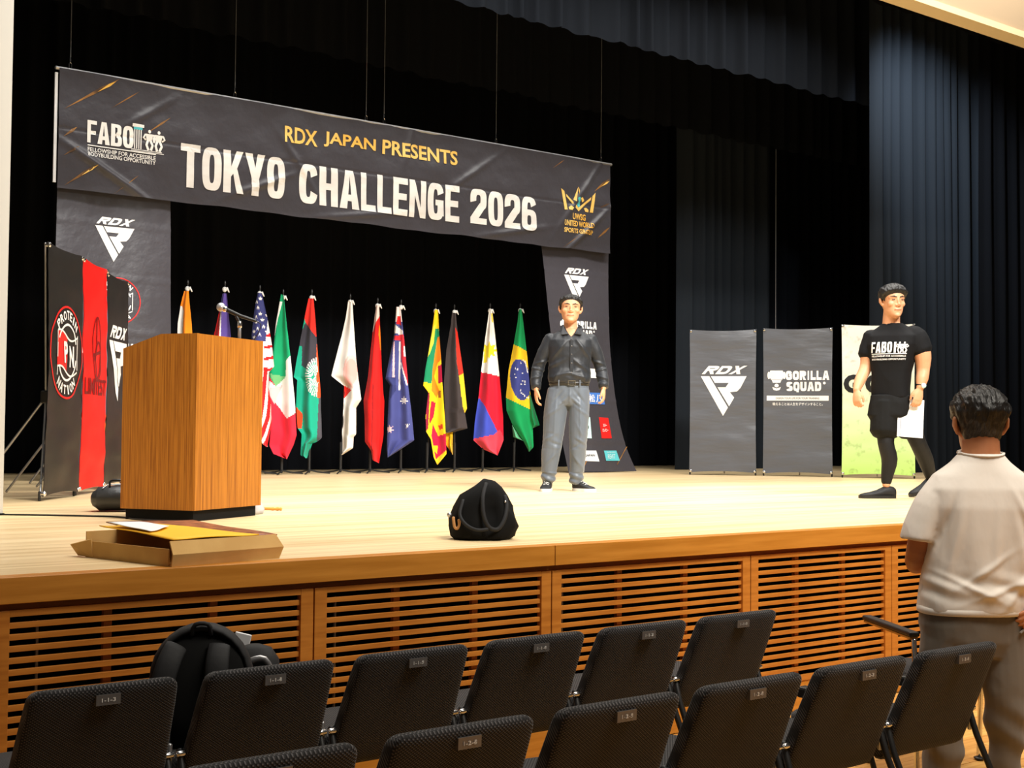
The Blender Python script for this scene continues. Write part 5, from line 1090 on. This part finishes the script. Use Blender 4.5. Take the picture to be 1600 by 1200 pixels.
# ================================================================== SEATS
def make_chair():
    e = empty('auditorium_chair', (0, 0, 0), cat='chair', group='numbered hall chairs in two rows')
    sl = .44; cy = lambda z: .030+(.715-z)*sl; hw = lambda z: .212+(.715-z)*.06
    secs = []
    for z, tk, dw in ((.338, .006, .04), (.341, .017, .014), (.350, .026, .004), (.37, .030, 0), (.45, .031, 0), (.55, .031, 0), (.64, .031, 0), (.69, .030, .001), (.703, .028, .004), (.712, .023, .010), (.718, .014, .020), (.720, .005, .032)):
        secs.append((z, 0, cy(z), hw(z)-dw, tk, tk, 7))
    G().rings(secs, 64).obj('backrest', M['fabric'], e, True)
    secs = []
    for z, d in ((.385, .03), (.390, .008), (.40, 0), (.425, 0), (.437, .01), (.441, .03)): secs.append((z, 0, .40, .228-d, .225-d, .20-d, 7))
    G().rings(secs, 48).obj('seat', M['fabric'], e, True)
    for sx in (-1, 1):
        G().tube([(sx*.238, .150, .475), (sx*.240, .118, .38), (sx*.244, -.06, .012)], [.011, .0115, .011], 10).obj('leg', M['rubber'], e, True)
        G().tube([(sx*.236, .60, .40), (sx*.240, .62, .37), (sx*.244, .50, .012)], .011, 10, sub=3).obj('leg', M['rubber'], e, True)
        G().tube([(sx*.238, .16, .40), (sx*.238, .60, .395)], .010, 8).obj('side_rail', M['chrome'], e, True)
        G().tube([(sx*.222, .135, .468), (sx*.252, .135, .468)], [.009, .009], 10).obj('pivot_bolt', M['chrome'], e, True)
        if sx > 0: G().tube([(.248, .150, .39), (.249, .148, .495)], [.008, .008], 10).obj('link_post', M['steel'], e, True)
        G().ball((sx*.244, -.06, .008), (.014, .022, .008), 10, 6).obj('glide', M['rubber'], e, True)
    # wedge plate high on the back of the backrest
    z1, z0 = .694, .665; y1, y0 = cy(z1)-.031, cy(z0)-.031
    g = G(); g.prism([(y1+.004, z1), (y1-.004, z1), (y1-.003, z0), (y0+.006, z0)], -.035, .035, 'x'); pl = g.obj('number_plate', M['plate'], e)
    return e, (y1-.0045, (z0+z1)/2), pl
proto, (py_, pz_), _pl = make_chair()
S_CH, X13, Y1, X24, Y2 = .52, 1.4892, 3.6358, 1.9854, 2.627
spots = [(1, 3+k, X13+S_CH*k, Y1) for k in range(0, 6)]+[(2, 4+k, X24+S_CH*k, Y2) for k in range(-1, 5)]
words = {(1, 3): 'beside the backpack, nearest the open aisle on the proscenium wall side', (1, 4): 'with the backpack on its seat'}
for i, (row, no, x, y) in enumerate(spots):
    o = proto if i == 0 else copy_tree(proto)
    o.location = (x, y+.018, 0); o['label'] = 'black dotted-fabric hall chair with number plate 1-%d-%d, %s' % (row, no, 'in the row by the stage' if row == 1 else 'in the row behind')
    pl = [c for c in o.children if c.name.startswith('number_plate')][0]
    decal('lettering', [text_polys('1-%d-%d' % (row, no), 0, pz_, .040, .011, bold=.01)], lambda a, b: (a, py_-(.694-b)*(-.03)-.0008-.0006, b), M['plateink'], pl)
    if (row, no) in ((2, 7), (2, 8)):
        q = ony(1268 if no == 7 else 1424, 1083 if no == 7 else 1065, Y2+.16); G().box(q-V(o.location), (.045, .09, .035), bev=.008).obj('arm_stub', M['rubber'], o)
# loose armchair beside the standing man
AF, AB = V((4.98, 3.74)), V((4.70, 3.29)); fd = (AF-AB).normalized(); rt = V((fd.y, -fd.x)); cc = (AF+AB)/2+rt*.255
ac = empty('armchair', (cc.x, cc.y, 0), math.atan2(-fd.x, fd.y), label='turned black armchair with thin wood-edged arms in front of the standing man', cat='chair')
g = G(); g.rings([(.415, 0, .02, .20, .20, .20, 5), (.420, 0, .02, .225, .225, .225, 5), (.435, 0, .02, .232, .232, .232, 5), (.452, 0, .02, .222, .222, .222, 5), (.457, 0, .02, .19, .19, .19, 5)], 48); g.obj('seat', M['fabric'], ac, True)
g = G(); g.rings([(.47, 0, -.235, .20, .02, .02, 6), (.48, 0, -.238, .215, .026, .026, 6), (.66, 0, -.275, .205, .026, .026, 6), (.70, 0, -.283, .198, .020, .020, 6), (.705, 0, -.284, .18, .01, .01, 6)], 48); g.obj('backrest', M['fabric'], ac, True)
for sx in (-1, 1):
    G().box((sx*.255, .0, .628), (.045, .52, .020), bev=.007).obj('arm_pad', M['rubber'], ac); G().box((sx*.255, .0, .612), (.036, .50, .010), bev=.002).obj('arm_trim', M['gavel'], ac)
    G().tube([(sx*.250, .20, .43), (sx*.250, .22, .25), (sx*.252, .24, .012)], .011, 10).obj('leg', M['chrome'], ac, True); G().tube([(sx*.255, -.25, .606), (sx*.250, -.255, .42), (sx*.252, -.27, .012)], .011, 10).obj('leg', M['chrome'], ac, True)
    G().tube([(sx*.25, -.21, .425), (sx*.25, .21, .425)], .010, 8).obj('side_rail', M['chrome'], ac, True)
    for y in (.24, -.27): G().ball((sx*.252, y, .008), (.022, .03, .008), 10, 6).obj('glide', M['rubber'], ac, True)
# backpack on the seat of chair 1-1-4 and a second bag next to it
c = V((1.925, 3.985, .441)); bp = empty('backpack', c, -YAW*.75, label='black backpack with padded straps propped on a front-row seat', cat='backpack')
g = G(); g.rings([(0, 0, 0, .11, .06, .08, 3), (.012, 0, 0, .135, .078, .10, 3.2), (.10, 0, .0, .148, .085, .11, 3.2), (.20, .0, .005, .148, .082, .105, 3), (.27, .0, .012, .138, .075, .095, 2.8), (.32, .0, .022, .115, .062, .078, 2.5), (.352, 0, .03, .08, .045, .055, 2.3), (.368, 0, .034, .035, .02, .025, 2)], 40)
for v in g.v: v += V((v.x, v.y, 0)).normalized()*.006*nz(v.x*14, v.y*14, v.z*12) if V((v.x, v.y)).length > .01 else V((0, 0, 0))
g.obj('body', M['bagblack'], bp, True)
G().tube([(-.148*math.cos(a)*1.0, .01, .20+.165*math.sin(a)) for a in [math.pi*i/14 for i in range(15)]], [(.014, .05)]*15, 10).obj('rim_panel', M['pack'], bp, True)
for x0, x1, x2 in ((-.075, -.122, -.110), (.055, .045, .015)):
    st = G().tube([(x0, -.05, .315), (x0+(x1-x0)*.5, -.088, .26), (x1, -.100, .16), ((x1+x2)/2, -.102, .08), (x2, -.095, .0)], [(.034, .010), (.036, .012), (.034, .012), (.030, .010), (.024, .006)], 12, hint=(0, 1, 0), sub=3).obj('shoulder_strap', M['pack'], bp, True)
    if x0 > 0:
        G().box((.030, -.116, .115), (.030, .004, .026)).obj('strap_patch', M['ink'], st); decal('patch_mark', [ring_poly(.032, .112, .009, .009, .003, 10, 0, 1.6), ring_poly(.030, .112, .006, .006, .002, 10, 0, 1.6), poly([(.020, .110), (.027, .110), (.027, .114), (.020, .114)])], lambda x, z: (x, -.1185, z), M['white'], st)
G().tube([(-.03, -.03, .345), (-.02, -.04, .378), (.02, -.04, .378), (.03, -.03, .345)], .007, 8, sub=3).obj('grab_handle', M['strap'], bp, True)
c = V((2.155, 4.07, .441)); sb = empty('shoulder_bag', c, -YAW*.8, label='small black bag with grey lining standing open behind the backpack', cat='bag')
g = G(); g.rings([(0, 0, 0, .075, .05, .05, 3), (.01, 0, 0, .085, .06, .06, 3), (.15, 0, 0, .088, .062, .062, 3), (.23, 0, .0, .080, .055, .055, 2.7), (.268, 0, .0, .055, .035, .04, 2.4), (.280, 0, 0, .02, .015, .015, 2)], 32); g.obj('body', M['pack'], sb, True)
G().tube([(-.05, -.058, .20), (-.01, -.064, .235), (.035, -.060, .24), (.062, -.05, .19)], [(.010, .005)]*4, 8, sub=3).obj('lining_edge', M['steel'], sb, True)
c = ony(374, 1045, 4.16); tag(G().box((0, 0, .06), (.055, .012, .12), rot=Matrix.Rotation(.22, 3, 'Y'), bev=.002).obj('white_booklet', M['paper'], None, loc=c, rot=(0, 0, -YAW)), 'white booklet tucked between the backpack and the small bag', 'booklet')
